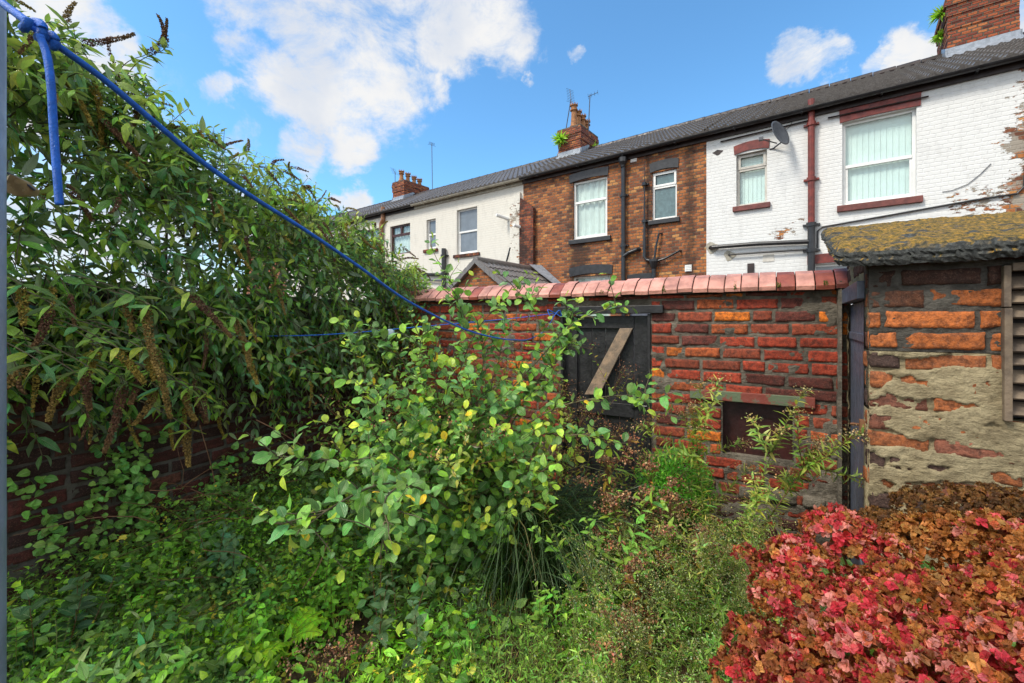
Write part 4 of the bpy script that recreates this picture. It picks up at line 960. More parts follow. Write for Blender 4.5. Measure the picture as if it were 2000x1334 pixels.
# ============================================================ plants
def vec_leaves(P, D, N, L, Wd, kind='lance', droop=.25, fold=.25, n=5, g=None, wave=.0):
    """many leaves at once: P base, D direction, N face normal, L length, Wd half width"""
    P = np.asarray(P, float); k = len(P); D = unit(D); B = unit(np.cross(D, N)); Nn = np.cross(B, D)
    a = np.linspace(0, 1, n)
    if kind == 'lance': w_ = np.sin(np.pi*np.clip(a*.97+.03, 0, 1)**.85)**.9
    elif kind == 'ovate': w_ = np.sin(np.pi*np.clip(a, 0, 1)**.75)**.65
    elif kind == 'obov': w_ = np.sin(np.pi*np.clip(a, 0, 1)**1.15)**.6
    elif kind == 'blade': w_ = (1-a**2.5)
    elif kind == 'petal': w_ = np.sin(np.pi*np.clip(a*.9+.06, 0, 1)**1.3)**.5
    w_ = np.maximum(w_, .04); L = np.broadcast_to(np.asarray(L, float), (k,)); Wd = np.broadcast_to(np.asarray(Wd, float), (k,))
    droop = np.broadcast_to(np.asarray(droop, float), (k,)); fold = np.broadcast_to(np.asarray(fold, float), (k,))
    b = np.array([-1., 0, 1.])
    A = a[None, :, None]; Bb = b[None, None, :]*w_[None, :, None]
    x = L[:, None, None]*A*np.ones_like(Bb); y = Wd[:, None, None]*Bb
    z = -droop[:, None, None]*L[:, None, None]*A**2+fold[:, None, None]*np.abs(y)
    if wave: z = z+wave*Wd[:, None, None]*np.sin(A*11+np.arange(k)[:, None, None]*1.7)*Bb
    V = P[:, None, None]+x[..., None]*D[:, None, None]+y[..., None]*B[:, None, None]+z[..., None]*Nn[:, None, None]
    V = V.reshape(-1, 3); m = n*3
    f = []
    for i in range(n-1):
        for j in range(2): f.append((i*3+j, i*3+j+1, (i+1)*3+j+1, (i+1)*3+j))
    F = (np.array(f)[None]+(np.arange(k)*m)[:, None, None]).reshape(-1, 4)
    uv = np.tile(np.stack([np.repeat(a, 3), np.tile((b+1)/2, n)], 1), (k, 1))
    return V, F, uv, m
class Leaves:
    def __init__(s): s.P = []; s.D = []; s.N = []; s.L = []; s.W = []; s.C = []
    def add(s, p, d, n, l, w_, c): s.P.append(p); s.D.append(d); s.N.append(n); s.L.append(l); s.W.append(w_); s.C.append(c)
    def build(s, name, mat, parent, kind='lance', droop=.25, fold=.25, n=5, wave=0., dvar=.2, seed=1):
        if not s.P: return None
        g = np.random.default_rng(seed); k = len(s.P); o = np.asarray(parent.location) if parent else np.zeros(3)
        V, F, uv, m = vec_leaves(np.array(s.P)-o, np.array(s.D), np.array(s.N), np.array(s.L), np.array(s.W), kind, droop+g.normal(size=k)*dvar, fold+g.normal(size=k)*.15, n, wave=wave)
        C = np.repeat(np.array(s.C), m, 0)
        return mk(name, V, F, M[mat], parent, col=C, uv=uv, smooth=True)
class Stems:
    def __init__(s): s.mb = MB()
    def add(s, pts, r0, r1, sides=4): s.mb.tube(pts, np.linspace(r0, r1, len(pts)), sides, cap=False)
    def build(s, name, mat, parent):
        if not s.mb.V: return
        V = np.concatenate(s.mb.V)-np.asarray(parent.location)
        return mk(name, V, [np.array(f) for f in s.mb.F.values()], M[mat] if isinstance(mat, str) else mat, parent, smooth=True)
def jit(c, g, v=.25, h=.12):
    k = 1+g.normal()*v; return (max(.004, c[0]*k*(1+g.normal()*h*1.5)), max(.006, c[1]*k), max(.003, c[2]*k*(1+g.normal()*h)))
def rnd(g): return unit(g.normal(size=3))

# ---- buddleia over the side wall
def buddleia():
    g = np.random.default_rng(21)
    base = FL.w(1.4, .55); t = thing('buddleia_bush', 'huge arching buddleia with brown and yellow seed spikes overhanging the dark side wall', 'bush', (base[0], base[1], 0))
    lv, st, spikes = Leaves(), Stems(), []
    def ztop(s):      # crown height along the wall
        return np.interp(s, [-1.5, .0, .5, 1.0, 1.5, 2.1, 2.6, 3.2, 3.8], [3.5, 3.25, 3.02, 2.86, 2.76, 2.62, 2.36, 2.0, 1.5])
    def zbot(s): return np.interp(s, [-1.5, 0, .7, 1.4, 2.2, 3, 3.8], [.95, .95, .86, .66, .74, .9, 1.0])
    def rad(s): return np.interp(s, [-1.5, 0, 1.2, 2.4, 3.2, 3.8], [.60, .62, .72, .78, .62, .3])
    greens = [(.050, .115, .020), (.075, .15, .022), (.030, .085, .026), (.12, .20, .03), (.05, .12, .055), (.10, .15, .02)]
    nsh = 1950
    for i in range(nsh):
        s = g.uniform(-1.3, 3.8); zt, zb, rr = ztop(s), zbot(s), rad(s); zc = (zt+zb)/2-.05; hz = (zt-zb)/2
        phi = g.uniform(-1.25, 2.35)       # 0 = towards the yard, pi/2 = up
        if phi > 1.9 and g.random() < .5: continue
        f = g.uniform(.72, 1.08)
        oy = -math.cos(phi)*rr*f; oz = math.sin(phi)*hz*f
        tipl = np.array([s+g.normal()*.1, .12+oy, zc+oz])
        L = g.uniform(.3, .6); outd = np.array([g.normal()*.35, -math.cos(phi)*1., math.sin(phi)*.9]); outd = unit(outd)
        start = tipl-outd*L*.85+np.array([0, 0, .12 if phi < .9 else -.05])
        nseg = 9; pts = []; sag = .22*(1 if phi < 1.2 else .3)*g.uniform(.4, 1.5)
        for k in range(nseg):
            u = k/(nseg-1); p = start*(1-u)+tipl*u; p = p+np.array([0, 0, -sag*u*u+sag*.6*u]); pts.append(FL.w(*p))
        pts = np.array(pts)
        if pts[0][1] < .9: continue
        st.add(pts[::2], .004, .0018, 3)
        inside = f < .85
        c0 = greens[g.integers(6)]
        if phi > .5 and g.random() < .45: c0 = (.14, .22, .035)
        for k in range(2, nseg):
            d_ = unit(pts[min(k+1, nseg-1)]-pts[k-1]); ang = g.uniform(0, 6.28) if k == 2 else ang+math.pi/2+g.normal()*.25
            s1 = unit(np.cross(d_, [0, 0, 1.])+1e-4); s2 = np.cross(s1, d_)
            side = s1*math.cos(ang)+s2*math.sin(ang)
            for sg in (1, -1):
                ld = unit(d_*.55+side*sg*1.0+np.array([0, 0, -.28])+g.normal(size=3)*.15)
                sz = g.uniform(.055, .115)*(.7 if k == nseg-1 else 1)
                if ztop(s) < 2.9: sz *= .85
                if pts[k][1] > 3.5: sz *= .85
                nn = unit(np.array([0, 0, 1.])+g.normal(size=3)*.35-0.25*np.array([0, 1, 0]))
                lv.add(pts[k]+side*sg*.004, ld, nn, sz, sz*g.uniform(.15, .20), jit(c0, g, .22))
        if not inside and g.random() < (.62 if phi > .3 else .34): spikes.append((pts[-1], unit(pts[-1]-pts[-3]), phi, s))
    # dense inner leaves so the wall of foliage is closed
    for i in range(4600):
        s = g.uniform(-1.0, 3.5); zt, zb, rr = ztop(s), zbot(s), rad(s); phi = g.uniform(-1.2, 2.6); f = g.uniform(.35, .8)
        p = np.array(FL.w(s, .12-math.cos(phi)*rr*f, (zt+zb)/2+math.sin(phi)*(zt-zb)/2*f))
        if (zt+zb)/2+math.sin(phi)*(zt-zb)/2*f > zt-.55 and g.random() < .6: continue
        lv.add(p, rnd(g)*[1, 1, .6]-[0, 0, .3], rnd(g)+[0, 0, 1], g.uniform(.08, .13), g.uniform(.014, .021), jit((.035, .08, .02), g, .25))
    # stout stems
    for i in range(16):
        s = g.uniform(.2, 3.2); b = FL.w(g.uniform(.8, 2.6), .5+g.random()*.4, 0); e = FL.w(s, g.uniform(-.2, .35), ztop(s)-.5)
        m_ = (np.array(b)*.5+np.array(e)*.5)+[0, 0, .35]; st.add(smoothline([b, m_, e], 6), .022, .006, 6)
    # seed spikes: extra hanging ones along the lower fringe and proud ones on the skyline, as in the photo
    ext = []
    for (px, py, Y, L, dx, dz) in [(240, 770, 1.95, .21, -.1, -1), (285, 620, 1.9, .22, .1, -1), (300, 700, 1.95, .22, .5, -1), (370, 590, 2.15, .20, .8, -.7), (455, 640, 2.3, .2, .5, -.9),
        (480, 690, 2.3, .15, .1, -1), (60, 730, 1.65, .24, -.7, -.75), (165, 740, 1.8, .13, 0, -1), (130, 750, 1.8, .13, -.5, -1), (190, 700, 1.9, .14, .05, -1), (230, 700, 1.85, .12, .6, -.8), (275, 700, 1.9, .1, .5, -.8),
        (300, 780, 2.0, .12, -.1, -1), (275, 745, 2.0, .1, 0, -1), (360, 780, 2.15, .11, .1, -1), (395, 790, 2.2, .11, .2, -1), (365, 860, 2.2, .12, 0, -1), (40, 580, 1.7, .1, .4, -.8), (95, 620, 1.75, .13, 0, -1), (250, 600, 1.9, .1, -.3, -1),
        (290, 120, 2.55, .13, .75, .35), (320, 105, 2.55, .09, .25, 1), (160, 100, 2.4, .16, 1, .1), (130, 60, 2.35, .07, -.1, 1), (280, 180, 2.6, .25, .55, -.8), (255, 170, 2.5, .2, .5, -.85), (330, 262, 2.8, .13, 1, 0), (180, 180, 2.3, .2, .5, -.8),
        (395, 300, 3.1, .1, .8, .3), (480, 310, 3.4, .08, .6, .8), (430, 330, 3.3, .12, 1, .1), (110, 160, 2.2, .2, .7, -.6), (200, 250, 2.3, .25, .8, -.6), (150, 200, 2.25, .2, .2, -1), (250, 365, 2.4, .15, .9, -.4), (130, 380, 2.1, .14, .7, -.6), (90, 370, 2.1, .1, 0, -1)]:
        ext.append((at(px, py-15, Y-.12 if py > 380 else Y), np.array([dx, g.normal()*.15, dz*1.]), L*(1.9 if py < 200 else 1.35), (py, )))
    g.shuffle(spikes); extra = spikes[60:260]; spikes = spikes[:60]
    allsp = [(p, d_, g.uniform(.13, .24), None) for p, d_, ph, s in spikes]+[(a, b, c, 1) for a, b, c, e in ext]
    for a_, b_, c_, e_ in ext:      # each long spike ends an arching shoot of its own
        s_ = (a_[0]-FL.o[0])*FL.u[0]+(a_[1]-FL.o[1])*FL.u[1]; z_ = min(a_[2]-.02, ztop(s_)-.25) if a_[2] > 2 else a_[2]+.12
        core = np.array(FL.w(s_-.12 if a_[2] > 2 else s_, .15, z_)); mid_ = (core+a_)/2+np.array([0, 0, .07]); b2_ = unit(b_)
        P = smoothline([core, mid_, a_-b2_*.03, a_], 5); st.add(P, .0035, .002, 4)
        for k in range(3, len(P)-1, 2):
            for sg in (1, -1): dd = unit(P[k+1]-P[k]); sd_ = unit(np.cross(dd, [0, 0, 1.])); lv.add(P[k], unit(dd*.7+sd_*sg+g.normal(size=3)*.2), unit([0, 0, 1]+g.normal(size=3)*.3), g.uniform(.06, .11), g.uniform(.010, .017), jit(greens[g.integers(6)], g, .2))
    st.build('branches', 'bark', t)
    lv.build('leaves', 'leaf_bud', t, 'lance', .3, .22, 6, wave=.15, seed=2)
    SV, SF, SC, so_ = [], [], [], 0; allsp += [(p, d_, g.uniform(.11, .20), 0) for p, d_, ph, s in extra]
    for i, (p, d_, L, e) in enumerate(allsp):
        d_ = unit(d_+np.array([0, 0, 0. if e else -.55])); nb = 12; q = [np.array(p, float)]; dd = d_.copy()
        bend = g.normal(size=3)*.04+np.array([0, 0, -.05 if not (e and d_[2] > 0) else .06])
        for k in range(nb): dd = unit(dd+bend); q.append(q[-1]+dd*L/nb)
        q = np.array(q); kk = int((330 if e else (230 if e is None else 150))*L/.13); u = g.random(kk)**.9; pos = q[(u*nb).astype(int)]+(u*nb % 1)[:, None]*(q[np.minimum((u*nb).astype(int)+1, nb)]-q[(u*nb).astype(int)])
        rr = (.020 if e else .0125)*(1-.62*u)*np.sqrt(g.random(kk)+.12); pos = pos+unit(np.cross(g.normal(size=(kk, 3)), d_))*rr[:, None]
        mixc = g.random(); c1, c2 = np.array((.15, .075, .045)), np.array((.30, .22, .04))
        if mixc < .5: cc = c1
        elif mixc < .8: cc = c2
        else: cc = c1*.5+c2*.5
        colr = cc[None]*(1-u[:, None]*.0)+np.clip(u[:, None]-.5, 0, 1)*(c2-cc)*.5
        V, F, C = bits(pos-np.asarray(t.location), .0034, colr, seed=i)
        if e == 0: SV.append(V); SF.append(F+so_); SC.append(C); so_ += len(V)
        else: mk('flower_spike', V, F, M['seed'], t, col=C)
    kind(mk('flower_spikes', np.concatenate(SV), np.concatenate(SF), M['seed'], t, col=np.concatenate(SC)), 'stuff')
buddleia()

# ---- young willow in the middle
def willow():
    g = np.random.default_rng(5); base = at(900, 1133, 2.5); base[2] = 0
    t = thing('willow_sapling', 'young willow sapling with round toothed green leaves in the middle of the yard', 'sapling', tuple(base))
    lv, st = Leaves(), Stems()
    G = [(.060, .145, .040), (.085, .18, .040), (.045, .11, .035), (.12, .22, .03), (.065, .14, .055)]
    def leafy(pts, dens=28, size=.062, c=None, tip=True):
        seg = np.linalg.norm(np.diff(pts, axis=0), axis=1); Lt = seg.sum(); n = max(3, int(Lt*dens)); ang = g.random()*6
        cum = np.concatenate([[0], np.cumsum(seg)])/Lt
        for k in range(n):
            u = (k+.5)/n; p = np.array([np.interp(u, cum, pts[:, i]) for i in range(3)]); p2 = np.array([np.interp(min(1, u+.04), cum, pts[:, i]) for i in range(3)])
            d_ = unit(p2-p+1e-6); ang += 2.4; s1 = unit(np.cross(d_, [0.1, 0, 1.])); s2 = np.cross(s1, d_)
            side = s1*math.cos(ang)+s2*math.sin(ang); ld = unit(d_*.5+side+[0, 0, .1]+g.normal(size=3)*.15)
            l = size*1.2*g.uniform(.7, 1.2)*(1-.35*u if tip else 1)
            cc = c or G[g.integers(5)]
            if u > .88 and tip: cc = (.20, .27, .03)
            lv.add(p+ld*.006, ld, unit(np.array([0, -.35, 1.])+g.normal(size=3)*.35), l, l*g.uniform(.28, .38), jit(cc, g, .22, .08))
            if g.random() < .012: lv.C[-1] = (.45, .30, .02)
    B_ = [
     ([(900, 1133, 2.5), (893, 1050, 2.5), (885, 960, 2.48), (880, 900, 2.46), (860, 790, 2.5)], .016, .006, 0, 0),
     ([(900, 1133, 2.52), (925, 1040, 2.5), (950, 960, 2.5), (980, 860, 2.5), (1010, 780, 2.55)], .014, .006, 0, 0),
     ([(860, 790, 2.5), (885, 700, 2.5), (905, 640, 2.48), (898, 580, 2.45), (868, 535, 2.4), (840, 478, 2.4)], .005, .0015, 15, .066),
     ([(905, 640, 2.48), (900, 600, 2.4), (930, 700, 2.45)], .003, .0015, 20, .06),
     ([(950, 930, 2.5), (970, 800, 2.45), (1050, 705, 2.4), (1110, 640, 2.3), (1160, 612, 2.25), (1225, 597, 2.2)], .006, .0015, 22, .066),
     ([(980, 860, 2.5), (1080, 800, 2.35), (1180, 775, 2.25), (1260, 775, 2.2), (1325, 792, 2.15)], .005, .0015, 26, .056),
     ([(885, 980, 2.48), (780, 920, 2.1), (700, 905, 1.85), (640, 898, 1.7), (575, 893, 1.62), (530, 890, 1.6)], .006, .0015, 34, .055),
     ([(880, 960, 2.4), (800, 945, 1.95), (730, 950, 1.65), (650, 990, 1.42), (600, 1025, 1.35), (555, 1045, 1.33)], .006, .0016, 26, .066),
     ([(885, 1000, 2.4), (810, 950, 1.8), (755, 970, 1.5), (750, 1030, 1.38), (742, 1090, 1.32)], .005, .0015, 30, .058),
     ([(860, 790, 2.5), (800, 720, 2.45), (760, 670, 2.4), (735, 640, 2.4)], .005, .0015, 26, .062),
     ([(1010, 780, 2.55), (1050, 690, 2.6), (1050, 620, 2.6), (1020, 580, 2.65), (1002, 560, 2.65)], .004, .0012, 16, .055),
     ([(880, 880, 2.45), (830, 760, 2.35), (820, 690, 2.3), (828, 640, 2.3)], .004, .0014, 26, .06),
     ([(820, 930, 2.2), (740, 860, 2.1), (730, 810, 2.05), (738, 780, 2.05)], .004, .0014, 24, .05),
     ([(1010, 780, 2.5), (1060, 760, 2.4), (1090, 700, 2.35), (1120, 660, 2.35)], .004, .0014, 26, .056),
     ([(940, 900, 2.5), (950, 780, 2.55), (975, 700, 2.6), (985, 640, 2.6)], .005, .0014, 30, .055),
     ([(980, 860, 2.5), (1040, 760, 2.5), (1075, 700, 2.5), (1085, 650, 2.5)], .005, .0014, 30, .058),
     ([(900, 860, 2.5), (935, 760, 2.5), (945, 690, 2.5), (940, 650, 2.5)], .005, .0014, 30, .055),
     ([(870, 860, 2.45), (850, 740, 2.4), (850, 680, 2.4), (838, 660, 2.4)], .005, .0014, 28, .055),
     ([(1000, 840, 2.4), (1100, 850, 2.2), (1160, 850, 2.1), (1200, 880, 2.1)], .005, .0014, 30, .055),
     ([(890, 800, 2.5), (900, 720, 2.45), (935, 640, 2.4), (980, 590, 2.35)], .005, .0014, 26, .062),
     ([(1040, 760, 2.5), (1090, 700, 2.45), (1110, 650, 2.4), (1105, 600, 2.4)], .005, .0014, 26, .062),
     ([(760, 800, 2.4), (720, 740, 2.35), (700, 690, 2.3), (690, 650, 2.3)], .005, .0014, 26, .062),
     ([(950, 960, 2.5), (1010, 930, 2.2), (1050, 920, 2.05), (1080, 955, 2.0)], .004, .0014, 30, .062)]
    for pts, r0, r1, dens, sz in B_:
        P = smoothline([at(*q) for q in pts], 6); st.add(P, r0, r1, 6)
        if dens: leafy(P[int(len(P)*.15):], dens, sz)
        # side twigs
        for k in range(11 if len(pts) > 3 else 3):
            i = g.integers(int(len(P)*.25), len(P)-1); p = P[i]; L = g.uniform(.1, .36)*(1.0 if dens == 0 else .55)
            d_ = unit(unit(P[i]-P[i-1])*.6+rnd(g)*[1, 1, .5]+[0, 0, .25]-np.array([0, .25, 0])); q = [p]
            for m_ in range(4): d_ = unit(d_+g.normal(size=3)*.12); q.append(q[-1]+d_*L/4)
            q = np.array(q); st.add(q, .003, .001, 4); leafy(q, 34, .052)
    # bushy middle
    for i in range(235):
        px, py, Y = g.normal(885, 125), g.normal(890, 110), g.uniform(2.05, 2.75)
        if py < 690 or py > 1130 or px > 1130 or (px > 1010 and py > 990) or (px < 740 and py > 1060): continue
        p = at(px, py, Y); o = at(890+g.normal()*40, py+110, 2.5)
        P = smoothline([o, (o+p)/2+[0, 0, .02], p], 4); st.add(P, .003, .001, 4); leafy(P[len(P)//3:], 38, .062)
    st.build('branches', 'bark', t); lv.build('leaves', 'leaf_wil', t, 'obov', .18, .22, 6, wave=.12, seed=3)
willow()

# ---- generic herb
def herb(name, label, cat, x, y, h, nst, leaf, cols, mat='leaf', head=None, spread=.12, lean=(0, 0), dens=45, group=None, seed=1, stemm='stem', kind_='lance', droop=.3, fold=.2, z0=0., wr=.16, branch=0, bare=.15, r=.003, tall=.25, to=None):
    g = np.random.default_rng(seed); t = thing(name, label, cat, (x, y, z0), 0, group); lv, st = Leaves(), Stems(); HP, HC = [], []
    def grow(p0, d_, L, r0, lvl):
        n = 8; q = [np.array(p0, float)]; bnd = g.normal(size=3)*(.05 if to is None or lvl else .012)
        for k in range(n): d_ = unit(d_+bnd+g.normal(size=3)*.03+np.array([0, 0, .02])); q.append(q[-1]+d_*L/n)
        q = np.array(q); st.add(q, r0, r0*.4, 4); m_ = int(L*dens); ang = g.random()*6
        for k in range(m_):
            u = bare+(1-bare)*(k+.5)/m_ if lvl == 0 else (k+.5)/m_
            i = min(n-1, int(u*n)); p = q[i]+(q[i+1]-q[i])*(u*n-i); ang += 2.4; dd = unit(q[i+1]-q[i]); s1 = unit(np.cross(dd, [.1, .05, 1.])+1e-5); s2 = np.cross(s1, dd)
            side = s1*math.cos(ang)+s2*math.sin(ang); l = leaf*g.uniform(.65, 1.2)*(1-.45*u)
            lv.add(p, unit(dd*.55+side+g.normal(size=3)*.12), unit(dd+[0, -.2, .5]+g.normal(size=3)*.2), l, l*wr*g.uniform(.8, 1.2), jit(cols[g.integers(len(cols))], g, .2))
        if lvl == 0 and branch:
            for k in range(branch):
                i = g.integers(n//2, n); grow(q[i], unit(d_*.8+rnd(g)*.75), L*g.uniform(.15, .36), r0*.55, 1)
        if head:
            hn, hr, hs, hc = head; e = q[-1]; m_ = int(hn*(1 if lvl == 0 else .55))
            pos = e+g.normal(size=(m_, 3))*[hr, hr, hr*.55]
            for b in pos[::5]: st.add(np.array([q[-2], b]), .0009, .0006, 3)
            HP.append(pos); HC.append(np.array([jit(hc[g.integers(len(hc))], g, .25) for _ in range(m_)]))
    for k in range(nst):
        if to is not None and k == 0:
            v_ = np.array(to)-np.array([x, y, z0]); grow((x, y, z0), unit(v_), float(np.linalg.norm(v_)), r, 0); continue
        a = g.random()*6.28; rr = spread*math.sqrt(g.random()); grow((x+math.cos(a)*rr*.4, y+math.sin(a)*rr*.4, z0), unit(np.array([math.cos(a)*rr*1.6+lean[0], math.sin(a)*rr*1.6+lean[1], 1])), h*g.uniform(1-tall, 1), r, 0)
    st.build('stems', stemm, t); lv.build('leaves', mat, t, kind_, droop, fold, 4 if leaf < .05 else 5, seed=seed)
    if HP:
        if len(HP) <= 60:
            for a_, b_ in zip(HP, HC): V, F, C = bits(a_-np.asarray(t.location), head[2], b_, seed, 1.3); mk('flower_head', V, F, M['seed'], t, col=C)
        else:
            HP, HC = np.concatenate(HP), np.concatenate(HC); V, F, C = bits(HP-np.asarray(t.location), head[2], HC, seed, 1.3)
            kind(mk('flower_heads', V, F, M['seed'], t, col=C), 'stuff')
    return t
def gx(px, Y): return (px-CX)/F0*Y
def hz(py, Y): return EYE+(HY-py)/F0*Y
FLEA = [(.13, .17, .035), (.10, .15, .03), (.17, .18, .05), (.08, .13, .03)]
DEAD = [(.30, .15, .07), (.20, .10, .05), (.42, .25, .13), (.24, .09, .05)]
# tall feathery stems by the hatch
def toppos(px, py, Y, bx, by): return ((gx(px, Y)-bx)/max(.2, hz(py, Y)), (Y-by)/max(.2, hz(py, Y)))
bx_, by_ = gx(1372, 2.2), 2.2
herb('feathery_weed', 'tall feathery weed with tan seed tuft, tallest against the dark red hatch', 'weed', bx_, by_, 1.0, 1, .075, FLEA, to=at(1408, 800, 2.2), dens=135, spread=0, head=(110, .028, .004, [(.42, .27, .13), (.28, .16, .07)]), wr=.105, seed=31, group='feathery weeds in front of the hatch', r=.004, branch=9, bare=.3)
bx_, by_ = gx(1350, 2.1), 2.1
herb('feathery_weed', 'feathery weed leaning far right, its pale tip against bricks beside the hatch', 'weed', bx_, by_, 1.28, 1, .07, FLEA, to=at(1568, 842, 2.05), dens=150, spread=0, head=(90, .028, .004, [(.5, .36, .17), (.3, .2, .08)]), wr=.105, seed=32, group='feathery weeds in front of the hatch', r=.005, branch=8, bare=.35, stemm='twig')
bx_, by_ = gx(1430, 2.2), 2.2
herb('feathery_weed', 'feathery weed standing between the tall one and the leaning one', 'weed', bx_, by_, 1.0, 1, .07, FLEA, to=at(1478, 818, 2.15), dens=135, spread=0, head=(60, .022, .004, [(.4, .3, .12)]), wr=.105, seed=33, group='feathery weeds in front of the hatch', r=.004, branch=4)
herb('bushy_weed', 'pale olive feathery clump beneath the two tall seed tufts', 'weed', gx(1370, 2.05), 2.05, .62, 14, .05, FLEA, dens=125, spread=.32, wr=.105, head=(55, .03, .0032, [(.24, .25, .08), (.30, .24, .10)]), seed=34, branch=4)
herb('bushy_weed', 'wide mound of tiny whitish green buds in front of the feathery clump', 'weed', gx(1320, 1.62), 1.62, .66, 26, .032, FLEA, dens=70, spread=.42, wr=.105, head=(80, .040, .0026, [(.26, .33, .10), (.20, .28, .08), (.30, .17, .07), (.36, .38, .2)]), seed=35, branch=4, r=.0022, tall=.35)
herb('bushy_weed', 'soft green feathery clump left of the red hydrangea', 'weed', gx(1430, 1.75), 1.75, .5, 20, .045, [(.09, .16, .03), (.07, .14, .03)], dens=85, spread=.36, wr=.105, seed=36, branch=3, head=(30, .03, .0028, [(.3, .34, .15)]))
# brown headed plants
for i, (px, py, Y, hgt, lab) in enumerate([(1182, 888, 2.25, 0, 'rusty leaved plant with brown dead flower heads, tall one beside the black gate'), (1252, 903, 2.2, 0, 'rusty leaved plant with brown dead flower heads, left of the round green shrub'),
        (1195, 975, 2.1, 0, 'red stemmed plant with brown heads below the gate'), (1285, 975, 2.0, 0, 'red stemmed plant with dark brown heads in front of the round green shrub'), (1235, 1110, 1.8, 0, 'low brown headed plant right of the dark grass')]):
    herb('dead_flowered_plant', lab, 'weed', gx(px, Y)+.12, Y+.05, hz(py, Y)*.8, 3, .07, [(.12, .19, .03), (.09, .15, .03), (.20, .12, .03)], dens=36, spread=.12, to=at(px, py, Y), lean=(-.08, 0), head=(95, .022, .0058, DEAD), stemm='twig', seed=41+i, branch=4, wr=.16, group='plants with brown dead flower heads', r=.004)
herb('dead_flowered_plant', 'dry orange brown flower head plant at the bottom edge of the photo', 'weed', gx(1170, 1.45), 1.45, hz(1262, 1.45), 4, .05, [(.13, .17, .04)], dens=20, spread=.14, head=(60, .022, .0055, [(.48, .24, .12), (.35, .16, .08)]), stemm='twig', seed=48, branch=2, group='plants with brown dead flower heads')
herb('tall_weed', 'tall tangled weed with brown dead flowers before the wall behind the willow', 'weed', gx(940, 3.0), 3.0, 1.45, 22, .05, [(.11, .16, .03), (.15, .15, .03), (.08, .13, .03)], dens=34, spread=.55, head=(34, .04, .004, DEAD), seed=50, branch=4, wr=.2, stemm='twig')
herb('tall_weed', 'dark leafy weed filling the corner behind the willow', 'weed', gx(800, 3.5), 3.5, 1.25, 22, .07, [(.06, .12, .03), (.09, .15, .03)], dens=30, spread=.5, seed=51, branch=3, wr=.2, stemm='twig')
herb('tall_weed', 'leafy weed with brown bits in front of the lower gate', 'weed', gx(1130, 2.75), 2.75, 1.0, 16, .045, [(.10, .15, .03), (.14, .14, .03)], dens=36, spread=.40, head=(40, .035, .004, DEAD), seed=52, branch=4, wr=.24, stemm='twig', kind_='ovate')
for i, (px, Y, h_, lab) in enumerate([(70, 1.75, .34, 'bright nettle like weed at the far left, second from the post'), (270, 2.1, .40, 'bright nettle like weed below the climbing leaves of the side wall'), (500, 2.0, .36, 'bright nettle like weed in the middle of the green carpet'), (640, 2.15, .34, 'bright nettle like weed just left of the bramble under the willow'), (300, 1.6, .26, 'bright nettle like weed at the bottom edge left of the ferns'), (560, 1.62, .22, 'bright nettle like weed at the bottom edge below the ferns')]):
    herb('nettle', lab, 'weed', gx(px, Y), Y, h_, 9, .05, [(.11, .25, .03), (.14, .30, .03), (.08, .19, .03)], dens=75, spread=.30, wr=.27, seed=170+i, mat='leaf_vein', kind_='ovate', group='bright nettle like weeds in the green carpet')
herb('dry_weed', 'dry orange brown weed remains on the patch of bare soil at the bottom', 'weed', gx(640, 1.8), 1.8, .2, 12, .03, [(.20, .16, .04), (.14, .2, .04)], dens=40, spread=.3, head=(26, .02, .0042, [(.42, .24, .13), (.3, .15, .08)]), seed=190, stemm='twig')
herb('leafy_weed', 'fresh green narrow leaved weed below the black gate', 'weed', gx(1170, 2.1), 2.1, .72, 9, .075, [(.10, .20, .03), (.13, .25, .04)], dens=46, spread=.26, wr=.17, seed=191, mat='leaf_vein', branch=2)
herb('leafy_weed', 'fresh green leafy weed between the dark grass and the whitish bud mound', 'weed', gx(1110, 1.8), 1.8, .42, 9, .06, [(.10, .21, .03), (.14, .26, .04)], dens=60, spread=.26, wr=.2, seed=192, mat='leaf_vein', branch=2)
# foreground sprigs
herb('young_weed', 'bright yellow green seedling at the bottom centre', 'weed', gx(820, 1.65), 1.65, .22, 3, .07, [(.22, .34, .03), (.17, .28, .03)], dens=60, spread=.1, wr=.26, seed=60, kind_='ovate', mat='leaf_vein')
herb('young_weed', 'mid green round leaved seedling right of the yellow green one', 'weed', gx(925, 1.75), 1.75, .36, 4, .07, [(.09, .22, .03)], dens=36, spread=.12, wr=.3, seed=61, kind_='ovate', mat='leaf_vein')
for i, px in enumerate((985, 1040, 1090, 1150, 1225, 1290, 1345)):
    Y = 1.5+.05*(i % 3); herb('foreground_weed', ['slender pale green weed, first from left along the bottom edge', 'slender weed with thin leaves second from left along the bottom edge', 'slender weed third from left along the bottom edge', 'slender weed fourth from left along the bottom edge', 'tall thin stemmed weed fifth from left along the bottom edge', 'tall thin stemmed weed sixth from left along the bottom edge', 'last slender weed on the right along the bottom edge'][i], 'weed', gx(px, Y), Y, hz(1235-(30 if i in (2, 4) else 0)+(i % 2)*20, Y), 9, .036, [(.10, .20, .035), (.14, .22, .05), (.09, .17, .03)], dens=60, spread=.16, wr=.105, seed=70+i, branch=3, head=(6, .02, .0022, [(.22, .30, .08)]), group='slender weeds along the bottom edge', r=.003)
def blv(px, py, Y): return gx(px, Y), Y, hz(py, Y)
herb('buddleia_seedling', 'silver tipped long leaved seedling in the bottom left corner', 'seedling', gx(190, 1.62), 1.62, .32, 10, .12, [(.10, .19, .06), (.07, .15, .04), (.16, .24, .10)], dens=46, spread=.34, wr=.15, seed=80, mat='leaf_bud', droop=.25)
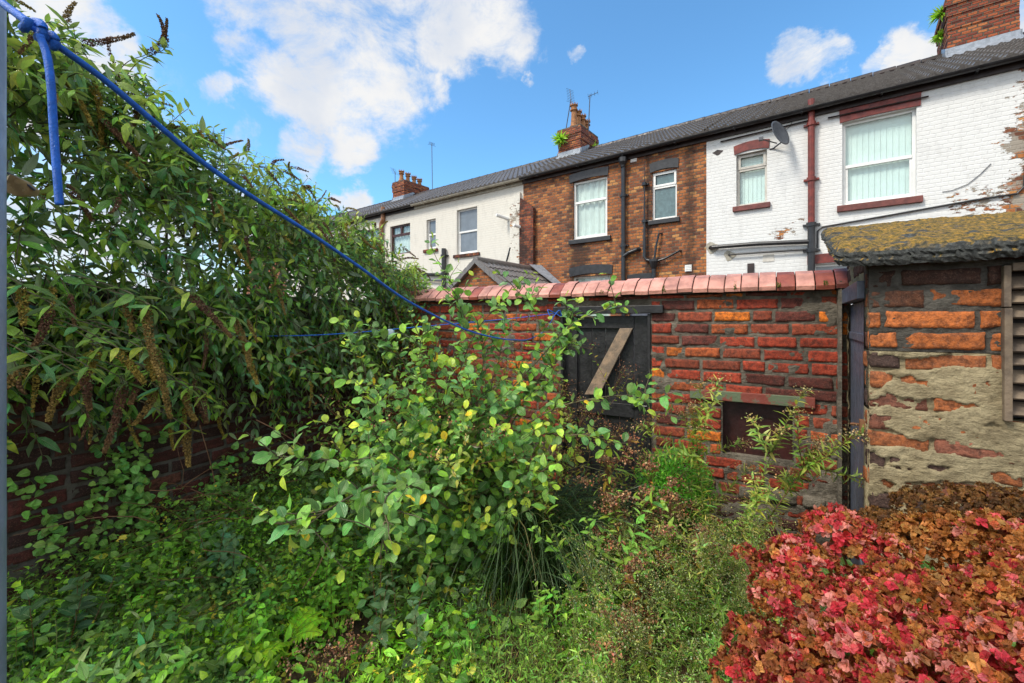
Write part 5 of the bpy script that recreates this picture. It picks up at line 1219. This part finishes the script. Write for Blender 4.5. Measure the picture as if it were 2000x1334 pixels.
herb('buddleia_seedling', 'bright broad leaved seedling right of the silver tipped one', 'seedling', gx(370, 1.68), 1.68, .30, 8, .10, [(.13, .26, .03), (.09, .20, .03)], dens=40, spread=.26, wr=.2, seed=81, mat='leaf_vein', kind_='ovate')
herb('bramble', 'dark bluish three leaved bramble under the willow', 'bramble', gx(765, 1.85), 1.85, .46, 6, .075, [(.045, .09, .05), (.06, .11, .06)], dens=52, spread=.22, wr=.30, seed=82, mat='leaf_vein', kind_='ovate', stemm='twig')
herb('bramble', 'dark bluish bramble spreading at left below the side wall', 'bramble', gx(60, 1.78), 1.78, .42, 7, .10, [(.035, .08, .045), (.05, .10, .05)], dens=34, spread=.30, wr=.32, seed=83, mat='leaf_vein', kind_='ovate', stemm='twig')
herb('bramble', 'dark wrinkled bramble in the middle of the ground cover', 'bramble', gx(450, 2.5), 2.5, .55, 6, .075, [(.045, .10, .05)], dens=36, spread=.25, wr=.32, seed=84, mat='leaf_vein', kind_='ovate', stemm='twig')

# ferns
def fern(px, Y, lab, L, seed):
    g = np.random.default_rng(seed); x = gx(px, Y); t = thing('fern', lab, 'fern', (x, Y, .02), 0, 'small bright ferns in the ground cover'); lv, st = Leaves(), Stems()
    for k in range(7):
        a = g.random()*6.28; n = 26; u = np.linspace(0, 1, n); P = np.stack([x+np.cos(a)*L*u, Y+np.sin(a)*L*u, .05+L*1.1*u-L*.75*u*u], 1); st.add(P, .0016, .0006, 3)
        for i in range(3, n-1):
            d_ = unit(P[i+1]-P[i]); side = unit(np.cross(d_, [0, 0, 1.])); l = L*.24*math.sin(math.pi*(i/n)**.7)+.006
            for sg in (1, -1): lv.add(P[i], unit(side*sg+d_*.35), [0, 0, 1], l, .006, jit((.15, .27, .02), g, .12))
    st.build('stems', 'stem', t); lv.build('fronds', 'leaf', t, 'lance', .15, .1, 4, seed=seed)
fern(430, 1.9, 'small bright fern left of centre near the bottom', .19, 91); fern(345, 2.0, 'small bright fern left of the other bottom fern', .16, 92); fern(560, 1.95, 'small bright fern right of the other two ferns', .17, 93)

# arching dark grass
def grass():
    g = np.random.default_rng(12); x, y = gx(1035, 2.4), 2.4; t = thing('grass_clump', 'large dark green clump of long arching grass right of the willow', 'grass clump', (x, y, 0)); V, F, C, off = [], [], [], 0
    for k in range(900):
        a = g.normal(-.2, .8) if g.random() < .85 else g.random()*6.28; L = g.uniform(.5, 1.15); n = 8; u = np.linspace(0, 1, n); out = g.uniform(.35, .8)*L; up = g.uniform(.75, 1.0)*L
        bx_, by_ = x+g.normal()*.09, y+g.normal()*.09
        P = np.stack([bx_+math.cos(a)*out*u**1.5, by_+math.sin(a)*out*u**1.5, up*u*1.35-up*(.7+.5*g.random())*u**2.6], 1)
        P[:, 2] = np.maximum(P[:, 2], .04)
        if P[:, 1].min() < 1.2: continue
        side = unit(np.array([-math.sin(a), math.cos(a), g.normal()*.5])); w_ = .0024*(1-u**3)[:, None]+.0003
        V.append(np.stack([P-side*w_, P+side*w_], 1).reshape(-1, 3)); i = np.arange(n-1)*2+off; F.append(np.stack([i, i+1, i+3, i+2], 1)); off += 2*n
        C.append(np.tile(jit([(.008, .022, .006), (.013, .028, .008), (.035, .034, .012)][0 if g.random() < .5 else (1 if g.random() < .8 else 2)], g, .25), (2*n, 1)))
    mk('blades', np.concatenate(V)-[x, y, 0], np.concatenate(F), M['leaf'], t, col=np.concatenate(C), smooth=True)
grass()

# round green shrub by the gate
def shrub():
    g = np.random.default_rng(15); c = at(1318, 950, 2.55); t = thing('round_shrub', 'dense round small leaved green shrub at the wall between gate and hatch', 'shrub', (c[0], c[1], 0)); lv, st = Leaves(), Stems()
    for k in range(150):
        d_ = unit(g.normal(size=3)*[1, 1, .8]+[0, -.2, .2]); e = c+d_*[.21, .19, .20]*g.uniform(.8, 1.08); b = np.array([c[0]+g.normal()*.02, c[1], .15]); st.add(smoothline([b, (b+e)/2+d_*.05, e], 3), .002, .0008, 3)
    for k in range(9000):
        d_ = unit(g.normal(size=3)); r_ = g.uniform(.55, 1.05)*(1+.18*(vn(np.array([d_[0]*3+9]), np.array([d_[2]*3+d_[1]*2+9]), 4)[0]-.5)*2)
        p = c+d_*np.array([.215, .19, .205])*r_
        lv.add(p, unit(d_+rnd(g)*.9), unit(d_+rnd(g)*.7), g.uniform(.012, .02), g.uniform(.0035, .0055), jit((.06, .18, .02), g, .3))
    st.build('stems', 'stem', t); lv.build('leaves', 'leaf', t, 'ovate', .2, .2, 3, seed=5)
shrub()

# ---- ground cover, countless small herbs
def bare_(x, y): return np.clip(np.exp(-(((x+.78)/.2)**2+((y-2.15)/.18)**2))+np.exp(-(((x+.80)/.2)**2+((y-1.8)/.25)**2)), 0, 1)
def mound(x, y):
    """height of the herb layer"""
    dl = (x-FL.o[0])*(-FL.b[0])+(y-FL.o[1])*(-FL.b[1])          # distance from the side wall
    dr = -((x-FR.o[0])*FR.b[0]+(y-FR.o[1])*FR.b[1])
    m_ = .17+.34*np.exp(-np.clip(dl, 0, 9)/.9)*np.clip((y-1.4)/1.2, .35, 1)+.10*np.exp(-np.clip(dr, 0, 9)/.3)
    m_ = m_+(vn(x*2.2+5, y*2.2+5, 71, 3)-.5)*.30
    return np.clip(m_*(1-.8*bare_(x, y)), .02, .8)
def cover():
    g = np.random.default_rng(44); lv, st, l2 = Leaves(), Stems(), Leaves()
    pal = [(.07, .17, .02), (.10, .23, .02), (.05, .12, .02), (.14, .28, .025), (.045, .10, .03), (.09, .18, .04)]
    n = 0
    while n < 4300:
        Y = g.uniform(1.35, 4.4); X = g.uniform(-2.8, 1.5)
        dl = (X-FL.o[0])*(-FL.b[0])+(Y-FL.o[1])*(-FL.b[1]); dr = -((X-FR.o[0])*FR.b[0]+(Y-FR.o[1])*FR.b[1])
        if dl < .03 or dr < .05: continue
        if X > -.1 and g.random() < .78: continue
        if X/Y < -1.25 or X/Y > 1.05 or (bare_(X, Y) > .45 and g.random() < .8): continue
        n += 1; H = float(mound(np.array([X]), np.array([Y]))[0])*g.uniform(.6, 1.15); c0 = pal[int(vn(np.array([X*3.]), np.array([Y*3.]), 81, 2)[0]*7.5) % 6]
        if g.random() < .04: c0 = (.25, .24, .03)
        big = g.random() < .22; sz = g.uniform(.035, .06) if big else g.uniform(.014, .03)
        d_ = unit(np.array([g.normal()*.45, g.normal()*.45-.1, 1])); q = [np.array([X, Y, .0]), np.array([X, Y, 0])+d_*H*.5, np.array([X, Y, 0])+unit(d_+[g.normal()*.4, g.normal()*.4, 0])*H]
        st.add(np.array(q), .0018, .0008, 3)
        tgt = l2 if (not big and vn(np.array([X*2.]), np.array([Y*2.]), 131, 2)[0] > .52) else lv
        for k in range(int(9+H*36) if not big else int(6+H*14)):
            u = g.uniform(.25, 1.05); p = q[0]+(q[2]-q[0])*u+g.normal(size=3)*[.03, .03, .02]
            tgt.add(p, unit(rnd(g)*[1, 1, .5]+[0, 0, .1]), unit(np.array([0, -.25, 1])+g.normal(size=3)*.75), sz*g.uniform(.6, 1.3), sz*(g.uniform(.28, .42) if tgt is lv else g.uniform(.10, .18)), jit(c0, g, .33))
    root = thing('ground_cover', 'bright green carpet of small mixed weeds over the left half of the yard', 'ground cover', (0, 0, 0)); 
    o = lv.build('ground_cover', 'leaf_vein', None, 'ovate', .25, .2, 4, seed=9)
    bpy.data.objects.remove(root); kind(tag(o, 'bright green carpet of small mixed weeds over the yard floor', 'ground cover'), 'stuff')
    l2.build('narrow_leaves', 'leaf', o, 'lance', .25, .2, 4, seed=10)
    V = np.concatenate(st.mb.V); so_ = mk('ground_cover_stems', V, [np.array(f) for f in st.mb.F.values()], M['stem'], o, smooth=True)
cover()
def lowgrass():
    g = np.random.default_rng(45); V, F, C, off = [], [], [], 0
    for k in range(9000):
        Y = g.uniform(1.4, 2.6); X = gx(g.uniform(150, 1500), Y); L = g.uniform(.04, .13); a = g.random()*6.28; n = 4; u = np.linspace(0, 1, n)
        if vn(np.array([X*2.5]), np.array([Y*2.5]), 99, 2)[0] < .42: continue
        P = np.stack([X+math.cos(a)*L*.6*u**2, Y+math.sin(a)*L*.6*u**2, L*u*(1-.25*u)], 1); side = np.array([-math.sin(a), math.cos(a), 0]); w_ = .0016*(1-u**2)[:, None]+.0002
        V.append(np.stack([P-side*w_, P+side*w_], 1).reshape(-1, 3)); i = np.arange(n-1)*2+off; F.append(np.stack([i, i+1, i+3, i+2], 1)); off += 2*n
        C.append(np.tile(jit((.12, .24, .03) if g.random() < .75 else (.34, .22, .10), g, .25), (2*n, 1)))
    o = mk('grass', np.concatenate(V), np.concatenate(F), M['leaf'], None, col=np.concatenate(C)); kind(tag(o, 'short fresh grass and dry straw between the weeds at the bottom', 'grass'), 'stuff')
lowgrass()

# dead twigs in the ground cover
g = np.random.default_rng(66)
tw = thing('bramble_canes', 'tangle of dead brown canes lying over the ground cover at left', 'canes', (gx(330, 2.3), 2.3, 0)); st = Stems()
for k in range(46):
    Y = g.uniform(1.9, 3.0); p = at(g.uniform(230, 480), g.uniform(950, 1180), Y); d_ = unit(rnd(g)*[1, .6, .45]); L = g.uniform(.12, .5); q = [p]
    for m_ in range(5): d_ = unit(d_+g.normal(size=3)*.2); q.append(q[-1]+d_*L/5)
    st.add(np.array(q), .0022, .001, 4)
for pts in ([(500, 820, 2.2), (540, 840, 2.2), (590, 870, 2.25)], [(560, 700, 2.6), (640, 668, 2.7), (730, 640, 2.8)], [(390, 830, 2.2), (410, 900, 2.2), (420, 945, 2.2)], [(545, 945, 1.7), (585, 937, 1.9)], [(640, 1060, 2.0), (620, 1110, 1.95), (590, 1150, 1.9)]):
    st.add(smoothline([at(*q) for q in pts], 5), .0028, .0018, 5)
st.build('canes', 'twig', tw)

# climbing leaves on the side wall
g = np.random.default_rng(67); iv = thing('climbing_weed', 'climbing weed with pale round leaves on the dark side wall at left', 'climber', (FL.w(.15, -.02)[0], FL.w(.15, -.02)[1], .2)); lv, st = Leaves(), Stems()
for k in range(9):
    s = g.uniform(-.05, .9); z = g.uniform(.2, .35); q = []
    top = g.uniform(.5, 1.05)
    while z < top: q.append(FL.w(s, -.03-g.random()*.03, z)); s += g.normal()*.035; z += .026
    if len(q) < 3: continue
    q = np.array(q); st.add(q, .0018, .001, 3)
    for p in q:
        for m_ in range(3): l = g.uniform(.02, .055); lv.add(p+g.normal(size=3)*.022+[.02, 0, 0], unit(rnd(g)*[1, 1, .7]+[.4, -.4, -.1]), unit(np.array([.6, -.6, .7])+g.normal(size=3)*.3), l, l*.42, jit((.07, .16, .035), g, .25))
st.build('stems', 'stem', iv); lv.build('leaves', 'leaf_vein', iv, 'ovate', .2, .15, 5, seed=6)
# leaves dangling from the buddleia into the shade
# ---- chimney tufts
def tuft(lab, p, s, seed):
    g = np.random.default_rng(seed); t = thing('chimney_weed', lab, 'weed', tuple(p), 0, 'weeds growing from the chimneys'); lv = Leaves()
    for k in range(150):
        d_ = unit(g.normal(size=3)*[1, 1, .7]+[0, 0, .35]); lv.add(np.array(p)+d_*s*.15*g.random(), d_, unit(rnd(g)+[0, 0, 1]), s*g.uniform(.35, .9), s*.07, jit((.14, .24, .03), g, .25))
    lv.build('leaves', 'leaf', t, 'lance', .5, .2, 4, seed=seed)
tuft('bright green weed on the left shoulder of the middle chimney', FA.w(-5.1, 3.22, zc1-.38), .42, 1); tuft('bright green weed on the right side of the middle chimney', FA.w(-4.15, 4.3, zc1-.75), .42, 2)
for i, (dd, zz_, ss) in enumerate(((3.6, 9.2, .3), (3.9, 8.8, .22), (4.4, 8.35, .25))):
    tuft(['green weed high on the left side of the big right chimney', 'small green weed halfway up the big right chimney', 'green weed low on the left side of the big right chimney'][i], FA.w(5.72, dd, zz_), ss, 5+i)

# ---- hydrangea
def hydrangea():
    g = np.random.default_rng(33); base = np.array([1.05, 1.12, 0]); t = thing('hydrangea', 'large hydrangea bush with fading pink, orange and brown flower heads at lower right', 'shrub', tuple(base)); lv, st = Leaves(), Stems()
    PK = [(.72, .045, .10), (.82, .14, .21), (.58, .035, .06), (.85, .32, .34), (.68, .17, .10)]; OR = [(.44, .15, .035), (.55, .26, .09), (.34, .10, .03), (.55, .22, .07)]; BR = [(.20, .085, .03), (.30, .14, .05), (.12, .05, .025)]; RB = [(.40, .05, .045), (.30, .09, .04), (.45, .15, .07)]
    heads = [(1640, 1045, 1.28, .10, 'p'), (1565, 1105, 1.22, .10, 'p'), (1530, 1165, 1.15, .085, 'p'), (1600, 1180, 1.12, .09, 'pr'), (1705, 1090, 1.22, .10, 'po'), (1790, 1060, 1.28, .10, 'o'), (1880, 1060, 1.22, .10, 'o'), (1960, 1060, 1.15, .10, 'op'), (1720, 1035, 1.4, .09, 'b'),
     (1800, 990, 1.5, .09, 'b'), (1870, 985, 1.5, .095, 'b'), (1945, 985, 1.45, .09, 'b'), (2010, 1000, 1.4, .08, 'bo'), (1485, 1265, 1.1, .085, 'r'), (1460, 1330, 1.05, .085, 'r'), (1540, 1310, 1.0, .09, 'r'), (1610, 1275, .98, .085, 'pr'), (1680, 1190, 1.03, .085, 'p'),
     (1690, 1280, .92, .09, 'p'), (1770, 1160, 1.05, .095, 'op'), (1770, 1250, .93, .085, 'po'), (1860, 1190, .98, .09, 'o'), (1860, 1290, .86, .085, 'po'), (1950, 1180, .95, .09, 'o'), (1940, 1270, .84, .08, 'p'), (2010, 1260, .80, .08, 'p'), (1610, 1350, .92, .08, 'r'), (1760, 1345, .84, .08, 'pr'), (1990, 1130, 1.05, .09, 'op'),
     (1500, 1110, 1.3, .05, 'r'), (1455, 1080, 1.5, .035, 'r'), (1960, 1345, .76, .08, 'p'), (1860, 1365, .78, .08, 'r')]
    for hi, (px, py, Y, r, cc) in enumerate(heads):
        c = at(px, py, Y); hl = Leaves(); r *= .9
        b = base+[g.normal()*.08, g.normal()*.06, 0]; st.add(smoothline([b, (b+c)/2+[0, 0, .08], c-[0, 0, .03]], 5), .006, .003, 5)
        n = int(205*(r/.09)**2)
        for k in range(n):
            d_ = unit(g.normal(size=3)+[0, -.25, .35])
            if d_[2] < -.45: continue
            p = c+d_*[r*1.12, r*1.12, r*.85]*g.uniform(.82, 1.03)*.94
            sel = cc[0] if g.random() < .68 else cc[-1]
            if sel == 'o' and Y < 1.2 and g.random() < .4: sel = 'p'
            if sel == 'r' and g.random() < .5: sel = 'p'
            if sel == 'p' and g.random() < .36: sel = 'o'
            pal_ = {'p': PK, 'o': OR, 'b': BR, 'r': RB}[sel]; c0 = np.array(pal_[g.integers(len(pal_))])
            up = unit(d_+rnd(g)*.38); s1 = unit(np.cross(up, rnd(g))); s2 = np.cross(up, s1); ph = g.random()*6.28; psz = g.uniform(.0105, .0160)*(.8 if cc == 'b' else 1)
            for q in range(4):
                a = ph+q*math.pi/2+g.normal()*.12; dr_ = s1*math.cos(a)+s2*math.sin(a)
                hl.add(p, unit(dr_+up*g.uniform(-.1, .6)), up+rnd(g)*.2, psz*g.uniform(.85, 1.2), psz*g.uniform(.42, .6), jit(c0, g, .16, .05))
        hl.build('flower_head', 'petal', t, 'petal', .3 if cc != 'b' else .8, .7, 5, wave=.7, dvar=.45, seed=hi)
    for k in range(60):
        px, py = g.uniform(1650, 2020), g.uniform(1090, 1250); Y = g.uniform(1.12, 1.5)-(py-1100)/240*.18
        if px < 1580 and py > 1200: continue
        l = g.uniform(.07, .10); c0 = [(.10, .18, .03), (.16, .22, .03), (.28, .26, .03), (.05, .11, .04), (.13, .10, .04)][g.integers(5)]
        lv.add(at(px, py, Y)-[0, 0, .06], unit(rnd(g)*[1, 1, .4]), unit(np.array([0, -.4, 1])+rnd(g)*.4), l, l*.34, jit(c0, g, .2))
    for k in range(380):
        p = base+[g.uniform(-.22, .35), g.uniform(-.1, .4), g.uniform(.15, .68)]; p[0] = max(p[0], p[1]*.78); l = g.uniform(.08, .13)
        lv.add(p, unit(rnd(g)*[1, 1, .5]), unit(np.array([0, -.4, 1])+rnd(g)*.5), l, l*.34, jit((.05, .10, .02), g, .3))
    st.build('stems', 'twig', t); lv.build('leaves', 'leaf_vein', t, 'ovate', .2, .2, 6, wave=.1, seed=7)
hydrangea()
